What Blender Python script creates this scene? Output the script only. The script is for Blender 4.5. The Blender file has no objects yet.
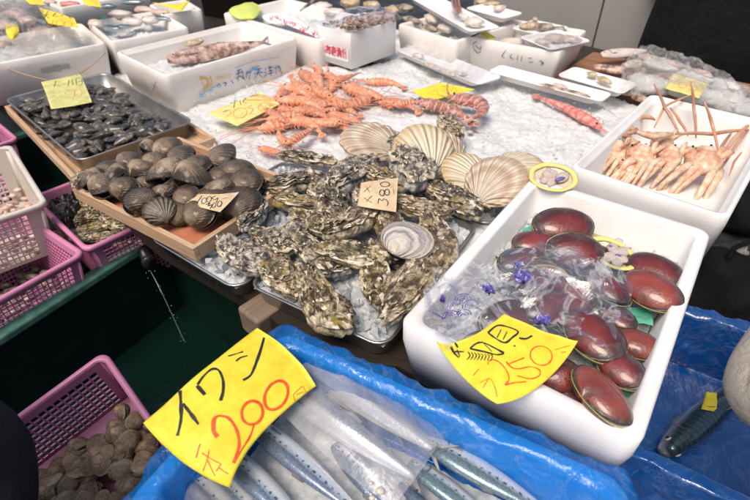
import bpy, bmesh, math, random
from mathutils import Vector, Matrix, noise, Euler
R = math.radians; PI = math.pi; sin = math.sin; cos = math.cos
random.seed(7)
V = Vector
sc = bpy.context.scene
COL = sc.collection
# ------------------------------------------------------------------ camera
FPX, TH, RO = 500.0, R(38.93), R(-0.66)
CAM = V((0, 0, 1.6))
fw = V((0, cos(TH), -sin(TH))); _rt = V((1, 0, 0)); _up = _rt.cross(fw)
cr = _rt*cos(RO)+_up*sin(RO); cu = -_rt*sin(RO)+_up*cos(RO)
cd = bpy.data.cameras.new('camera'); cam = bpy.data.objects.new('camera', cd); COL.objects.link(cam)
m = Matrix((cr, cu, -fw)).transposed().to_4x4(); m.translation = CAM; cam.matrix_world = m
cd.sensor_width = 36; cd.lens = FPX/750*36; cd.clip_end = 200; cd.clip_start = 0.02
cd.dof.use_dof = True; cd.dof.focus_distance = 0.98; cd.dof.aperture_fstop = 5.0
sc.camera = cam
def ray(x, y): return fw+cr*((x-375)/FPX)-cu*((y-250)/FPX)
def at(x, y, z):
    d = ray(x, y); return CAM+d*((z-CAM.z)/d.z)
def on_plane(x, y, P0, n):
    d = ray(x, y); return CAM+d*((P0-CAM).dot(n)/d.dot(n))
def pj(P):
    w = P-CAM; k = w.dot(fw); return 375+FPX*w.dot(cr)/k, 250-FPX*w.dot(cu)/k
# ------------------------------------------------------------------ materials
class NT:
    def __init__(s, name):
        s.m = bpy.data.materials.new(name); s.m.use_nodes = True; s.t = s.m.node_tree
        s.b = s.t.nodes['Principled BSDF']; s.out = s.t.nodes['Material Output']; s._co = None
    def n(s, typ, **k):
        x = s.t.nodes.new(typ)
        for a, v in k.items(): setattr(x, a, v)
        return x
    def l(s, a, b): s.t.links.new(a, b)
    def co(s):
        if not s._co: s._co = s.n('ShaderNodeTexCoord')
        return s._co.outputs['Object']
    def noise(s, scale, detail=4, rough=.6, dist=0, vec=None):
        x = s.n('ShaderNodeTexNoise'); x.inputs['Scale'].default_value = scale; x.inputs['Detail'].default_value = detail
        x.inputs['Roughness'].default_value = rough; x.inputs['Distortion'].default_value = dist
        s.l(vec or s.co(), x.inputs['Vector']); return x.outputs['Fac']
    def vor(s, scale, feat='F1', vec=None):
        x = s.n('ShaderNodeTexVoronoi'); x.feature = feat; x.inputs['Scale'].default_value = scale; s.l(vec or s.co(), x.inputs['Vector'])
        return x.outputs['Distance']
    def ramp(s, fac, stops):
        x = s.n('ShaderNodeValToRGB'); e = x.color_ramp.elements
        while len(e) < len(stops): e.new(.5)
        for k, (p, c) in enumerate(stops): e[k].position = p; e[k].color = (*c, 1) if len(c) == 3 else c
        s.l(fac, x.inputs['Fac']); return x.outputs['Color']
    def math(s, op, a, b=None, c=None):
        x = s.n('ShaderNodeMath', operation=op)
        for k, v in enumerate((a, b, c)):
            if v is None: continue
            if isinstance(v, (int, float)): x.inputs[k].default_value = v
            else: s.l(v, x.inputs[k])
        return x.outputs[0]
    def mix(s, f, a, b, typ='MIX'):
        x = s.n('ShaderNodeMix', data_type='RGBA', blend_type=typ)
        for k, v in ((0, f), (6, a), (7, b)):
            if isinstance(v, (int, float)): x.inputs[k].default_value = v
            elif isinstance(v, tuple): x.inputs[k].default_value = (*v, 1)
            else: s.l(v, x.inputs[k])
        return x.outputs[2]
    def sep(s):
        x = s.n('ShaderNodeSeparateXYZ'); s.l(s.co(), x.inputs[0]); return x.outputs
    def comb(s, a, b, c):
        x = s.n('ShaderNodeCombineXYZ')
        for k, v in enumerate((a, b, c)):
            if isinstance(v, (int, float)): x.inputs[k].default_value = v
            else: s.l(v, x.inputs[k])
        return x.outputs[0]
    def bump(s, h, strength=.5, dist=.002):
        x = s.n('ShaderNodeBump'); x.inputs['Strength'].default_value = strength; x.inputs['Distance'].default_value = dist
        s.l(h, x.inputs['Height']); s.l(x.outputs[0], s.b.inputs['Normal']); return x.outputs[0]
    def rnd(s, col, amt=.5):     # per-object brightness variation
        oi = s.n('ShaderNodeObjectInfo'); f = s.math('MULTIPLY_ADD', oi.outputs['Random'], amt, 1-amt/2)
        h = s.n('ShaderNodeHueSaturation'); s.l(f, h.inputs['Value']); s.l(col, h.inputs['Color']); return h.outputs[0]
    def base(s, c):
        if isinstance(c, tuple): s.b.inputs['Base Color'].default_value = (*c, 1)
        else: s.l(c, s.b.inputs['Base Color'])
    def set(s, **k):
        for a, v in k.items():
            i = s.b.inputs[a.replace('_', ' ')]
            if isinstance(v, (int, float)): i.default_value = v
            elif isinstance(v, tuple): i.default_value = (*v, 1) if len(v) == 3 and i.type == 'RGBA' else v
            else: s.l(v, i)
def simple(name, stops, scale=30, rough=.5, bump=.3, bscale=80, bdist=.001, rnd=0, detail=4, metallic=0, sss=0, coat=0, rvar=0, spec=.5):
    t = NT(name); c = t.ramp(t.noise(scale, detail), stops) if len(stops) > 1 else stops[0][1]
    if rnd: 
        if isinstance(c, tuple): c = t.ramp(t.noise(scale), [(0, c), (1, c)])
        c = t.rnd(c, rnd)
    t.base(c); t.set(Roughness=rough, Metallic=metallic, Coat_Weight=coat, Specular_IOR_Level=spec)
    if coat: t.set(Coat_Roughness=.08)
    if rvar: t.set(Roughness=t.math('MULTIPLY_ADD', t.noise(scale*.7), rvar, rough-rvar/2))
    if sss: t.set(Subsurface_Weight=sss, Subsurface_Scale=.01)
    if bump: t.bump(t.noise(bscale, 5), bump, bdist)
    return t.m
MT = {}
def foam_mat(name, c, dirt):
    t = NT(name); t.base(t.mix(t.ramp(t.noise(7, 6), [(.45, (0, 0, 0)), (.75, (1, 1, 1))]), c, dirt)); t.set(Roughness=.5, Subsurface_Weight=.0)
    t.bump(t.math('ADD', t.vor(230), t.math('MULTIPLY', t.noise(22, 4), 2.5)), .18, .0014); return t.m
MT['foam'] = foam_mat('white_foam', (.84, .82, .8), (.72, .68, .64))
MT['foam_warm'] = foam_mat('cream_foam', (.82, .77, .72), (.7, .64, .58))
MT['steel'] = simple('steel', [(.3, (.42, .42, .41)), (.7, (.6, .6, .58))], 12, .3, .15, 300, metallic=.9, rvar=.25)
MT['steel_dull'] = simple('worn_steel', [(.3, (.3, .28, .25)), (.7, (.48, .46, .42))], 14, .38, .15, 300, metallic=.85, rvar=.2)
def wood(name, a, b, sc_=6):
    t = NT(name); mp = t.n('ShaderNodeMapping'); mp.inputs['Scale'].default_value = (1, 14, 14); t.l(t.co(), mp.inputs[0])
    f = t.noise(sc_, 6, .65, 1.2, mp.outputs[0]); t.base(t.ramp(f, [(.3, a), (.68, b)])); t.set(Roughness=.55); t.bump(f, .25, .001); return t.m
MT['wood'] = wood('pale_wood', (.42, .25, .14), (.68, .47, .3))
MT['wood_dark'] = wood('wet_wood', (.014, .01, .007), (.036, .024, .016))
MT['wood_board'] = wood('brown_board', (.2, .09, .04), (.36, .18, .1), 4)
MT['ice'] = None
def ice(name, a, b, rough=.3, bs=110, sss=.0):
    t = NT(name); t.base(t.ramp(t.noise(60, 6, .7), [(.3, a), (.62, b)])); t.set(Roughness=rough, Specular_IOR_Level=.6)
    h = t.math('ADD', t.math('MULTIPLY', t.vor(bs), 1.0), t.math('MULTIPLY', t.noise(bs*2.2, 5, .7), 1.2)); t.bump(h, .32, .003); t.set(Subsurface_Weight=.25, Subsurface_Scale=.012); return t.m
MT['ice'] = ice('crushed_ice', (.6, .61, .61), (.77, .78, .775), .2, 230)
def clear(name, col, rough, trans=.8, bs=90, alpha=1):
    t = NT(name); t.base(col); t.set(Roughness=rough, Transmission_Weight=trans, IOR=1.31, Alpha=alpha); t.bump(t.noise(bs, 4), .5, .003); return t.m
MT['ice_lump'] = clear('ice_lumps', (.86, .9, .93), .18, .55)
MT['ice_grey'] = ice('wet_ice', (.42, .43, .44), (.68, .7, .71), .2, 70)
def film(name, col, opac, rough=.12, bs=60, spec=1.0, streak=None, streaks=.3):
    t = NT(name); t.b.inputs['Base Color'].default_value = (*col, 1); t.set(Roughness=rough, Specular_IOR_Level=spec, Coat_Weight=.6, Coat_Roughness=.06)
    tr = t.n('ShaderNodeBsdfTransparent'); tc = tuple(1-(1-x)*.55 for x in col) if streak is None else streak; tr.inputs[0].default_value = (*tc, 1)
    mx = t.n('ShaderNodeMixShader'); cre = t.ramp(t.noise(bs*.5, 6, .7, 1.0), [(.42, (0, 0, 0)), (.75, (1, 1, 1))])
    f = t.math('MULTIPLY_ADD', cre, .32, opac); t.l(f, mx.inputs[0]); t.l(tr.outputs[0], mx.inputs[1]); t.l(t.b.outputs[0], mx.inputs[2])
    r = t.math('ABSOLUTE', t.math('SUBTRACT', t.noise(bs*.45, 5, .62, 1.6), .5)); st = t.ramp(r, [(.0, (streaks,)*3), (.03, (0, 0, 0))])
    t.l(t.mix(st, col, tuple(min(1, .35+.65*v) for v in col)), t.b.inputs['Base Color'])
    t.l(mx.outputs[0], t.out.inputs[0]); t.bump(t.math('ADD', t.noise(bs, 3, .55, 2.0), t.math('MULTIPLY', r, -2)), .5, .006); return t.m
def clear_film(name, tint, gl, cr, sc_=26, haze=.03):
    t = NT(name); t.b.inputs['Base Color'].default_value = (.82, .82, .83, 1); t.set(Roughness=.25)
    tr = t.n('ShaderNodeBsdfTransparent'); tr.inputs[0].default_value = (*tint, 1); g = t.n('ShaderNodeBsdfGlossy'); g.inputs['Roughness'].default_value = .09; g.inputs['Color'].default_value = (1, 1, 1, 1)
    lw = t.n('ShaderNodeLayerWeight'); lw.inputs['Blend'].default_value = .35; nb = t.bump(t.noise(sc_*2.2, 3, .5, 2.5), .7, .008); t.l(nb, lw.inputs['Normal']); t.l(nb, g.inputs['Normal'])
    m1 = t.n('ShaderNodeMixShader'); t.l(t.math('MULTIPLY_ADD', lw.outputs['Facing'], gl, .05), m1.inputs[0]); t.l(tr.outputs[0], m1.inputs[1]); t.l(g.outputs[0], m1.inputs[2])
    r = t.math('ABSOLUTE', t.math('SUBTRACT', t.noise(sc_, 4, .6, 1.8), .5)); f = t.math('ADD', t.ramp(r, [(.0, (cr,)*3), (.035, (0, 0, 0))]), haze)
    m2 = t.n('ShaderNodeMixShader'); t.l(f, m2.inputs[0]); t.l(m1.outputs[0], m2.inputs[1]); t.l(t.b.outputs[0], m2.inputs[2]); t.l(m2.outputs[0], t.out.inputs[0]); return t.m
MT['film'] = clear_film('clear_film', (.95, .95, .97), .42, .3, 6, .03)
MT['film_soft'] = film('cloudy_film', (.74, .72, .7), .14, .2, 30)
MT['film_pack'] = film('milky_film', (.74, .75, .78), .16, .12, 14)
MT['blue_film'] = film('blue_film', (.012, .22, .66), .32, .1, 26, 1.0, (.17, .54, .95), .35)
MT['blue_deep'] = film('deep_blue_film', (.005, .075, .3), .93, .16, 15, .8, (.05, .2, .6), .12)
MT['green_film'] = simple('green_plastic', [(.3, (.07, .38, .26)), (.7, (.15, .5, .38))], 20, .2, .4, 60, .003)
def paper(name, a, b):
    t = NT(name); t.base(t.ramp(t.noise(38, 6, .65), [(.36, a), (.62, b)])); t.set(Roughness=.5, Specular_IOR_Level=.35); t.bump(t.noise(60, 4), .25, .002); return t.m
MT['yellow'] = paper('yellow_paper', (.76, .6, .03), (.84, .72, .06))
MT['yellow_warm'] = paper('yellow_card', (.72, .6, .16), (.82, .72, .3))
MT['yellow_dull'] = paper('dull_yellow', (.5, .48, .16), (.66, .64, .26))
MT['kraft'] = paper('kraft_card', (.6, .44, .26), (.74, .58, .38))
MT['lime'] = paper('lime_sheet', (.6, .68, .12), (.72, .78, .2))
MT['white_paper'] = paper('white_paper', (.75, .75, .74), (.84, .83, .82))
MT['ink'] = simple('black_ink', [(.4, (.012, .012, .014)), (.7, (.04, .04, .04))], 200, .5, 0)
MT['orange_ink'] = simple('orange_ink', [(.4, (.75, .07, .015)), (.7, (.85, .14, .03))], 150, .5, 0)
MT['orange_pale'] = simple('thin_orange_ink', [(0, (.85, .36, .08))], 150, .5, 0)
MT['red_ink'] = simple('red_print', [(0, (.62, .04, .08))], 100, .5, 0)
MT['blue_ink'] = simple('blue_print', [(0, (.02, .06, .3))], 100, .5, 0)
MT['cyan_ink'] = simple('cyan_print', [(0, (.1, .42, .75))], 100, .5, 0)
MT['gold_ink'] = simple('gold_print', [(0, (.75, .42, .06))], 100, .5, 0)
MT['violet_ink'] = simple('violet_print', [(.4, (.06, .045, .26)), (.55, (.14, .11, .4)), (.66, (.55, .54, .7))], 90, .3, .3)
MT['pink'] = simple('pink_plastic', [(.3, (.58, .2, .36)), (.7, (.68, .27, .44))], 10, .35, .1, 200)
MT['cream_plastic'] = simple('cream_plastic', [(.3, (.6, .54, .46)), (.7, (.7, .65, .57))], 10, .4, .1, 200)
MT['white_plastic'] = simple('white_plastic', [(.3, (.78, .77, .75)), (.7, (.85, .84, .83))], 10, .32, .05, 200)
def green_frp():
    t = NT('green_tank_plastic'); t.base(t.ramp(t.noise(5, 8, .7), [(.3, (.0025, .011, .008)), (.7, (.007, .028, .02))])); t.set(Roughness=.3)
    t.bump(t.noise(40, 4), .2, .002); return t.m
MT['green'] = green_frp()
MT['green_lip'] = simple('worn_green_lip', [(.35, (.05, .16, .12)), (.65, (.13, .28, .22))], 24, .25, .3, 90, rvar=.2)
MT['black'] = simple('black_rubber', [(.3, (.012, .012, .013)), (.7, (.03, .03, .032))], 15, .35, .2, 60)
MT['twine'] = simple('orange_twine', [(.3, (.5, .25, .1)), (.7, (.65, .36, .16))], 60, .6, .3, 300)
def water():
    t = NT('dark_water'); t.base((.004, .018, .014)); t.set(Roughness=.05, Specular_IOR_Level=.6); t.bump(t.noise(18, 4, .6, 1), .3, .01); return t.m
MT['water'] = water()
MT['splash'] = clear('running_water', (.8, .88, .92), .08, .85, 60)
def asphalt():
    t = NT('wet_floor'); t.base(t.ramp(t.noise(30, 8, .7), [(.35, (.012, .013, .014)), (.7, (.05, .05, .052))])); t.set(Roughness=t.ramp(t.noise(3, 5), [(.4, (.3,)*3), (.6, (.75,)*3)]), Specular_IOR_Level=.3)
    t.bump(t.noise(160, 5), .25, .001); return t.m
MT['floor'] = asphalt()
MT['grey_panel'] = simple('grey_panel', [(.3, (.3, .28, .26)), (.7, (.36, .34, .31))], 2, .7, .1, 40)
def cloth(name, a, b, bs=18):
    t = NT(name); t.base(t.ramp(t.noise(9, 6), [(.3, a), (.7, b)])); t.set(Roughness=.85, Specular_IOR_Level=.2); 
    w = t.math('ADD', t.noise(bs, 4, .6, .8), t.math('MULTIPLY', t.noise(700, 2), .15)); t.bump(w, .8, .03); return t.m
MT['coat_black'] = cloth('black_cloth', (.004, .005, .006), (.011, .012, .013))
MT['coat_grey'] = cloth('charcoal_cloth', (.02, .021, .023), (.04, .04, .043))
MT['coat_beige'] = cloth('beige_cloth', (.6, .52, .43), (.68, .6, .5))
MT['jeans'] = cloth('dark_trousers', (.01, .012, .02), (.02, .023, .03))
MT['skin'] = simple('skin', [(.3, (.5, .3, .21)), (.7, (.58, .36, .26))], 20, .5, .1, 120, sss=.1)
MT['hair'] = simple('black_hair', [(.3, (.01, .008, .007)), (.7, (.03, .024, .02))], 60, .45, .6, 150, .004)
# --- seafood
def oyster_mat(name, dark, mid, pale, y=.5):
    t = NT(name); oi = t.n('ShaderNodeObjectInfo'); ad = t.n('ShaderNodeVectorMath', operation='ADD'); t.l(t.co(), ad.inputs[0]); t.l(oi.outputs['Location'], ad.inputs[1]); vv = ad.outputs[0]; n1 = t.noise(46, 12, .78, .8, vv); n2 = t.noise(17, 6, .65, .6, vv); n3 = t.noise(120, 4, .6, 0, vv)
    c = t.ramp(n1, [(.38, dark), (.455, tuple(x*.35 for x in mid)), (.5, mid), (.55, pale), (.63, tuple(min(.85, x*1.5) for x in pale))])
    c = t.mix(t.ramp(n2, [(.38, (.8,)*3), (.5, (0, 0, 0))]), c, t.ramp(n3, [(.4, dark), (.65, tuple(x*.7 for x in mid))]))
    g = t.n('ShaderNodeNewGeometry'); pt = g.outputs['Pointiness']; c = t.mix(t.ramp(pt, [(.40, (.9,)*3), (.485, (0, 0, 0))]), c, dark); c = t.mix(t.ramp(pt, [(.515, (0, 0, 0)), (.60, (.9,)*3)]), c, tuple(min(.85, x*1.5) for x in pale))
    c = t.mix(t.ramp(t.noise(24, 4, .6, .5, vv), [(.56, (0, 0, 0)), (.63, (y,)*3)]), c, (.5, .34, .08))
    t.base(c); t.set(Roughness=.32, Specular_IOR_Level=.6, Coat_Weight=.2, Coat_Roughness=.1)
    h = t.math('ADD', n1, t.math('ADD', t.math('MULTIPLY', t.vor(80), .7), t.math('MULTIPLY', n3, .3))); t.bump(h, 1.0, .008); return t.m
MT['oy_edge'] = simple('pale_shell_margin', [(.34, (.1, .075, .045)), (.46, (.42, .34, .22)), (.62, (.78, .7, .56))], 60, .35, .8, 110, .004)
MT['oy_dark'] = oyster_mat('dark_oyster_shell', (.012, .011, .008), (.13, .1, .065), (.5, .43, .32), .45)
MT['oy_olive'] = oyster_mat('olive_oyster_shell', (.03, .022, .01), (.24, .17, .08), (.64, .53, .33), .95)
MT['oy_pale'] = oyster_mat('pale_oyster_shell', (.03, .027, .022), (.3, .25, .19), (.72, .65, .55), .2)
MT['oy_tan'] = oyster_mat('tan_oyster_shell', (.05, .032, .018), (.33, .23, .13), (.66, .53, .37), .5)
def valve_mat(name, stops, b=.8, ribs=0, rings=10, rough=.35, ribd=.3, ringd=.2, rnd=.4, blotch=None, coat=0, band=.0, nb=.5, mott=None):
    """unit shells: long axis x in -1..1, umbo at (0,-b): colour by growth (distance from umbo)"""
    t = NT(name); x, y, z = t.sep(); yy = t.math('ADD', y, b)
    th = t.math('ARCTAN2', x, yy)
    k = b; ell = t.math('ADD', t.math('MULTIPLY', x, x), t.math('DIVIDE', t.math('MULTIPLY', yy, yy), b*b))
    # growth g: each ring is an ellipse through the umbo, g = ell / (2 yy / b)
    g = t.math('DIVIDE', ell, t.math('MAXIMUM', t.math('MULTIPLY', yy, 2/b), .02))
    gn = t.math('ADD', g, t.math('MULTIPLY', t.math('SUBTRACT', t.noise(4, 4), .5), .22))
    c = t.ramp(gn, stops)
    w = t.math('SINE', t.math('MULTIPLY', gn, rings*6.283))
    if band: c = t.mix(t.math('MULTIPLY', t.math('MAXIMUM', w, 0), band), c, blotch or (.02, .02, .02))
    if blotch: c = t.mix(t.ramp(t.noise(3.5, 6, .7), [(.5, (0, 0, 0)), (.66, (.8, .8, .8))]), c, blotch)
    h = t.math('ADD', t.math('MULTIPLY', w, ringd), t.math('MULTIPLY', t.noise(14, 5), nb))
    if ribs:
        rw = t.math('SINE', t.math('MULTIPLY', th, ribs)); h = t.math('ADD', h, t.math('MULTIPLY', rw, ribd))
        c = t.mix(t.math('MULTIPLY', t.math('MAXIMUM', t.math('MULTIPLY', rw, -1), 0), .45), c, tuple(v*.5 for v in stops[len(stops)//2][1]))
    if mott: c = t.mix(t.ramp(t.noise(2.6, 6, .65, .6), [(.48, (0, 0, 0)), (.7, (.55,)*3)]), c, mott)
    if rnd: c = t.rnd(c, rnd)
    t.base(c); t.set(Roughness=rough, Coat_Weight=coat, Coat_Roughness=.05); t.bump(h, .5, .012); return t.m
MT['surf'] = valve_mat('purple_red_shell', [(.0, (.1, .05, .05)), (.25, (.2, .04, .035)), (.5, (.21, .026, .02)), (.72, (.1, .018, .016)), (.88, (.06, .028, .022)), (.99, (.05, .036, .026))], .68, 0, 6, .16, 0, .014, .35, coat=.7, nb=.16, mott=(.17, .11, .1))
MT['surf_or'] = valve_mat('orange_red_shell', [(.0, (.12, .05, .04)), (.3, (.2, .035, .024)), (.6, (.28, .055, .032)), (.8, (.2, .035, .025)), (.95, (.05, .03, .025))], .68, 0, 6, .16, 0, .014, .35, coat=.7, nb=.16, mott=(.17, .11, .1))
MT['surf_dk'] = valve_mat('dark_edged_shell', [(.0, (.06, .05, .055)), (.4, (.2, .03, .03)), (.7, (.1, .03, .03)), (.9, (.045, .04, .03))], .68, 0, 6, .2, 0, .014, .35, coat=.8, nb=.15)
MT['lip'] = simple('yellow_lip', [(.3, (.3, .25, .06)), (.6, (.55, .48, .12))], 20, .35, .2)
MT['lip_bright'] = simple('bright_yellow_rim', [(.3, (.72, .6, .14)), (.7, (.82, .74, .3))], 20, .35, .3, 60)
MT['nacre'] = simple('shell_inside', [(.3, (.55, .42, .3)), (.7, (.75, .66, .52))], 12, .2, .2, 30)
MT['ark'] = valve_mat('ark_shell', [(.0, (.46, .36, .26)), (.3, (.28, .2, .13)), (.65, (.16, .105, .06)), (.95, (.035, .025, .016))], .78, 44, 3, .3, .12, .2, .8, (.05, .033, .02), coat=.35)
MT['ark_pale'] = valve_mat('pale_ribbed_shell', [(.0, (.5, .45, .36)), (.5, (.32, .27, .2)), (.85, (.2, .16, .11)), (.97, (.06, .05, .03))], .78, 30, 5, .45, .6, .2, .3)
MT['clam'] = valve_mat('clam_shell', [(.0, (.5, .36, .22)), (.5, (.34, .235, .14)), (.85, (.3, .215, .13)), (.98, (.42, .33, .22))], .75, 0, 5, .16, 0, .07, .8, (.07, .045, .028), band=.12)
MT['mussel'] = simple('mussel_shell', [(.3, (.014, .014, .017)), (.5, (.05, .043, .035)), (.66, (.22, .16, .1))], 2.4, .18, .4, 20, .02, rnd=.9, coat=.8)
MT['scallop'] = valve_mat('scallop_shell', [(.0, (.76, .69, .56)), (.4, (.7, .58, .44)), (.62, (.55, .38, .25)), (.74, (.72, .62, .48)), (.88, (.56, .38, .25)), (1, (.66, .52, .36))], .98, 50, 4, .5, .6, .15, .1, band=.12)
MT['scallop_pale'] = valve_mat('cream_scallop', [(.0, (.78, .73, .58)), (.45, (.78, .7, .54)), (.8, (.72, .6, .42)), (1, (.58, .42, .2))], .98, 50, 4, .5, .6, .15, .1)
MT['cream_valve'] = valve_mat('smooth_banded_shell', [(.0, (.6, .55, .46)), (.3, (.66, .6, .52)), (.5, (.36, .32, .33)), (.6, (.6, .55, .48)), (.8, (.3, .27, .28)), (.86, (.6, .54, .45)), (1, (.5, .45, .36))], .75, 0, 5, .35, 0, .5, 0)
def shrimp_mat(name, a, b, c_, st=.12):
    t = NT(name); x, y, z = t.sep(); w = t.math('SINE', t.math('MULTIPLY', t.math('ADD', x, t.math('MULTIPLY', t.noise(3, 2), .3)), 30)); n = t.noise(4.5, 7, .7)
    c = t.ramp(n, [(.3, a), (.52, b), (.7, c_)]); c = t.mix(t.ramp(w, [(.7, (0, 0, 0)), (1, (st, st, st))]), c, c_)
    t.base(t.rnd(c, .35)); t.set(Roughness=.28, Subsurface_Weight=.15, Subsurface_Scale=.006, Coat_Weight=.3); t.bump(t.math('ADD', t.math('MULTIPLY', w, .4), n), .4, .03); return t.m
MT['shrimp'] = shrimp_mat('coral_shrimp', (.68, .17, .08), (.78, .32, .17), (.84, .56, .4))
MT['shrimp_leg'] = simple('coral_shrimp_legs', [(0, (.78, .3, .18))], 30, .4, 0)
MT['prawn'] = shrimp_mat('striped_prawn', (.2, .08, .05), (.55, .2, .14), (.78, .62, .56), .75)
MT['red_shrimp'] = shrimp_mat('red_shrimp', (.5, .09, .07), (.66, .22, .18), (.8, .5, .44))
MT['crab'] = simple('crab_shell', [(.32, (.52, .18, .1)), (.48, (.68, .38, .24)), (.62, (.74, .62, .46))], 40, .35, .4, 140, .001, rnd=.25, sss=.05)
MT['crab_leg'] = simple('pale_crab_leg', [(.32, (.52, .22, .11)), (.47, (.66, .42, .27)), (.62, (.72, .59, .44))], 45, .38, .4, 160, .001, rnd=.2, sss=.05)
MT['crab_tip'] = simple('thin_crab_leg', [(.3, (.42, .16, .09)), (.6, (.58, .33, .2))], 20, .4, .3, 140, .001, rnd=.3)
MT['flesh'] = simple('raw_flesh', [(.3, (.5, .36, .3)), (.55, (.66, .56, .48)), (.7, (.4, .3, .34))], 25, .18, .5, 60, .004, sss=.1)
MT['flesh_pink'] = simple('pink_flesh', [(.3, (.6, .36, .3)), (.7, (.72, .58, .5))], 20, .25, .5, 60, .004)
MT['eye'] = simple('black_eye', [(0, (.01, .01, .01))], 10, .1, 0)
def fish_mat(name, back, mid, belly, h=.02, spots=False, stripe=False):
    t = NT(name); x, y, z = t.sep(); zz = t.math('DIVIDE', z, h)
    zz = t.math('ADD', t.math('ADD', t.math('MULTIPLY', zz, .5), .5), t.math('MULTIPLY', t.math('SUBTRACT', t.noise(30, 4), .5), .12))
    c = t.ramp(zz, [(.0, belly), (.42, belly), (.56, mid), (.68, back), (1, back)])
    sc2 = t.n('ShaderNodeMapping'); sc2.inputs['Scale'].default_value = (300, 300, 420); t.l(t.co(), sc2.inputs[0])
    scales = t.vor(1.0, vec=sc2.outputs[0]); c = t.mix(.5, c, t.ramp(scales, [(0, (.9, .95, 1)), (1, (.12, .14, .17))]), 'OVERLAY')
    if spots:
        fx = t.math('SUBTRACT', t.math('FRACT', t.math('MULTIPLY', x, 85)), .5)
        fz = t.math('MULTIPLY', t.math('SUBTRACT', z, h*.12), 110)
        d = t.math('SQRT', t.math('ADD', t.math('MULTIPLY', fx, fx), t.math('MULTIPLY', fz, fz)))
        d = t.math('ADD', d, t.math('MULTIPLY', t.math('SUBTRACT', t.noise(150, 2), .46), .7))
        c = t.mix(t.ramp(d, [(.1, (.85,)*3), (.26, (0, 0, 0))]), c, (.03, .05, .08))
    if stripe:
        w = t.math('SINE', t.math('ADD', t.math('MULTIPLY', x, 420), t.math('MULTIPLY', t.noise(40, 3), 8)))
        c = t.mix(t.math('MULTIPLY', t.ramp(w, [(.55, (0, 0, 0)), (.75, (1, 1, 1))]), t.ramp(zz, [(.58, (0, 0, 0)), (.75, (.7,)*3)])), c, (.02, .035, .045))
    t.base(t.rnd(c, .2)); t.set(Roughness=.24, Metallic=.35, Coat_Weight=.5, Coat_Roughness=.08); t.bump(scales, .25, .0006); return t.m
MT['sardine'] = fish_mat('sardine_skin', (.15, .19, .25), (.52, .56, .6), (.82, .82, .82), .02, True)
MT['sardine_teal'] = fish_mat('teal_sardine_skin', (.17, .24, .26), (.52, .56, .56), (.82, .81, .78), .02, True)
MT['belly'] = fish_mat('pale_belly_skin', (.3, .32, .36), (.7, .69, .67), (.8, .78, .76), .02)
MT['mackerel'] = fish_mat('mackerel_skin', (.05, .085, .1), (.24, .28, .3), (.6, .6, .6), .035, False, True)
MT['fin'] = simple('fish_fin', [(.3, (.1, .105, .11)), (.7, (.26, .26, .26))], 60, .4, .4, 300)
MT['brownfish'] = simple('brown_fish_skin', [(.36, (.13, .07, .05)), (.48, (.42, .26, .2)), (.62, (.68, .52, .44))], 34, .3, .4, 90, .003)
MT['whitefish'] = simple('pale_fish_skin', [(.3, (.55, .45, .38)), (.7, (.74, .68, .62))], 20, .3, .3, 90, .003)
MT['greyfish'] = simple('grey_mottled_skin', [(.35, (.08, .06, .05)), (.55, (.34, .28, .2)), (.7, (.6, .5, .36))], 30, .3, .5, 60, .004)
MT['yellowroe'] = simple('yellow_fillet', [(.38, (.4, .27, .14)), (.62, (.62, .5, .34))], 30, .3, .6, 60, .004)
MT['smallshell'] = simple('small_shell_heap', [(.35, (.16, .09, .06)), (.5, (.42, .28, .2)), (.66, (.66, .5, .38))], 40, .25, .6, 120, .004, rnd=.4)
# ------------------------------------------------------------------ object helpers
def tag(o, label=None, cat=None, group=None, kind=None):
    if label: o['label'] = label
    if cat: o['category'] = cat
    if group: o['group'] = group
    if kind: o['kind'] = kind
    return o
def mesh(name, vs, fs, mat, parent=None, smooth=True, mi=None):
    me = bpy.data.meshes.new(name); me.from_pydata([tuple(v) for v in vs], [], fs)
    for k in (mat if isinstance(mat, list) else [mat]): me.materials.append(MT[k])
    if mi: me.polygons.foreach_set('material_index', mi)
    if smooth: me.polygons.foreach_set('use_smooth', [True]*len(me.polygons))
    me.update(); o = bpy.data.objects.new(name, me); COL.objects.link(o)
    if parent: o.parent = parent
    return o
def frame(loc, x, up=V((0, 0, 1)), scale=1):
    x = V(x).normalized(); z = V(up).normalized(); y = z.cross(x).normalized(); z = x.cross(y).normalized()
    M = Matrix((x*scale, y*scale, z*scale)).transposed().to_4x4(); M.translation = loc; return M
def thing(name, label, cat, loc=(0, 0, 0), rz=0, group=None, M=None):
    o = bpy.data.objects.new(name, None); COL.objects.link(o); o.empty_display_size = .02
    if M is not None: o.matrix_world = M
    else: o.location = loc; o.rotation_euler = (0, 0, rz)
    return tag(o, label, cat, group)
def copy_tree(root, M, label=None, group=None):
    r = root.copy(); COL.objects.link(r); r.matrix_world = M
    if label: r['label'] = label
    if group: r['group'] = group
    for ch in root.children:
        c = ch.copy(); COL.objects.link(c); c.parent = r
        for g in ch.children: d = g.copy(); COL.objects.link(d); d.parent = c
    return r
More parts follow.
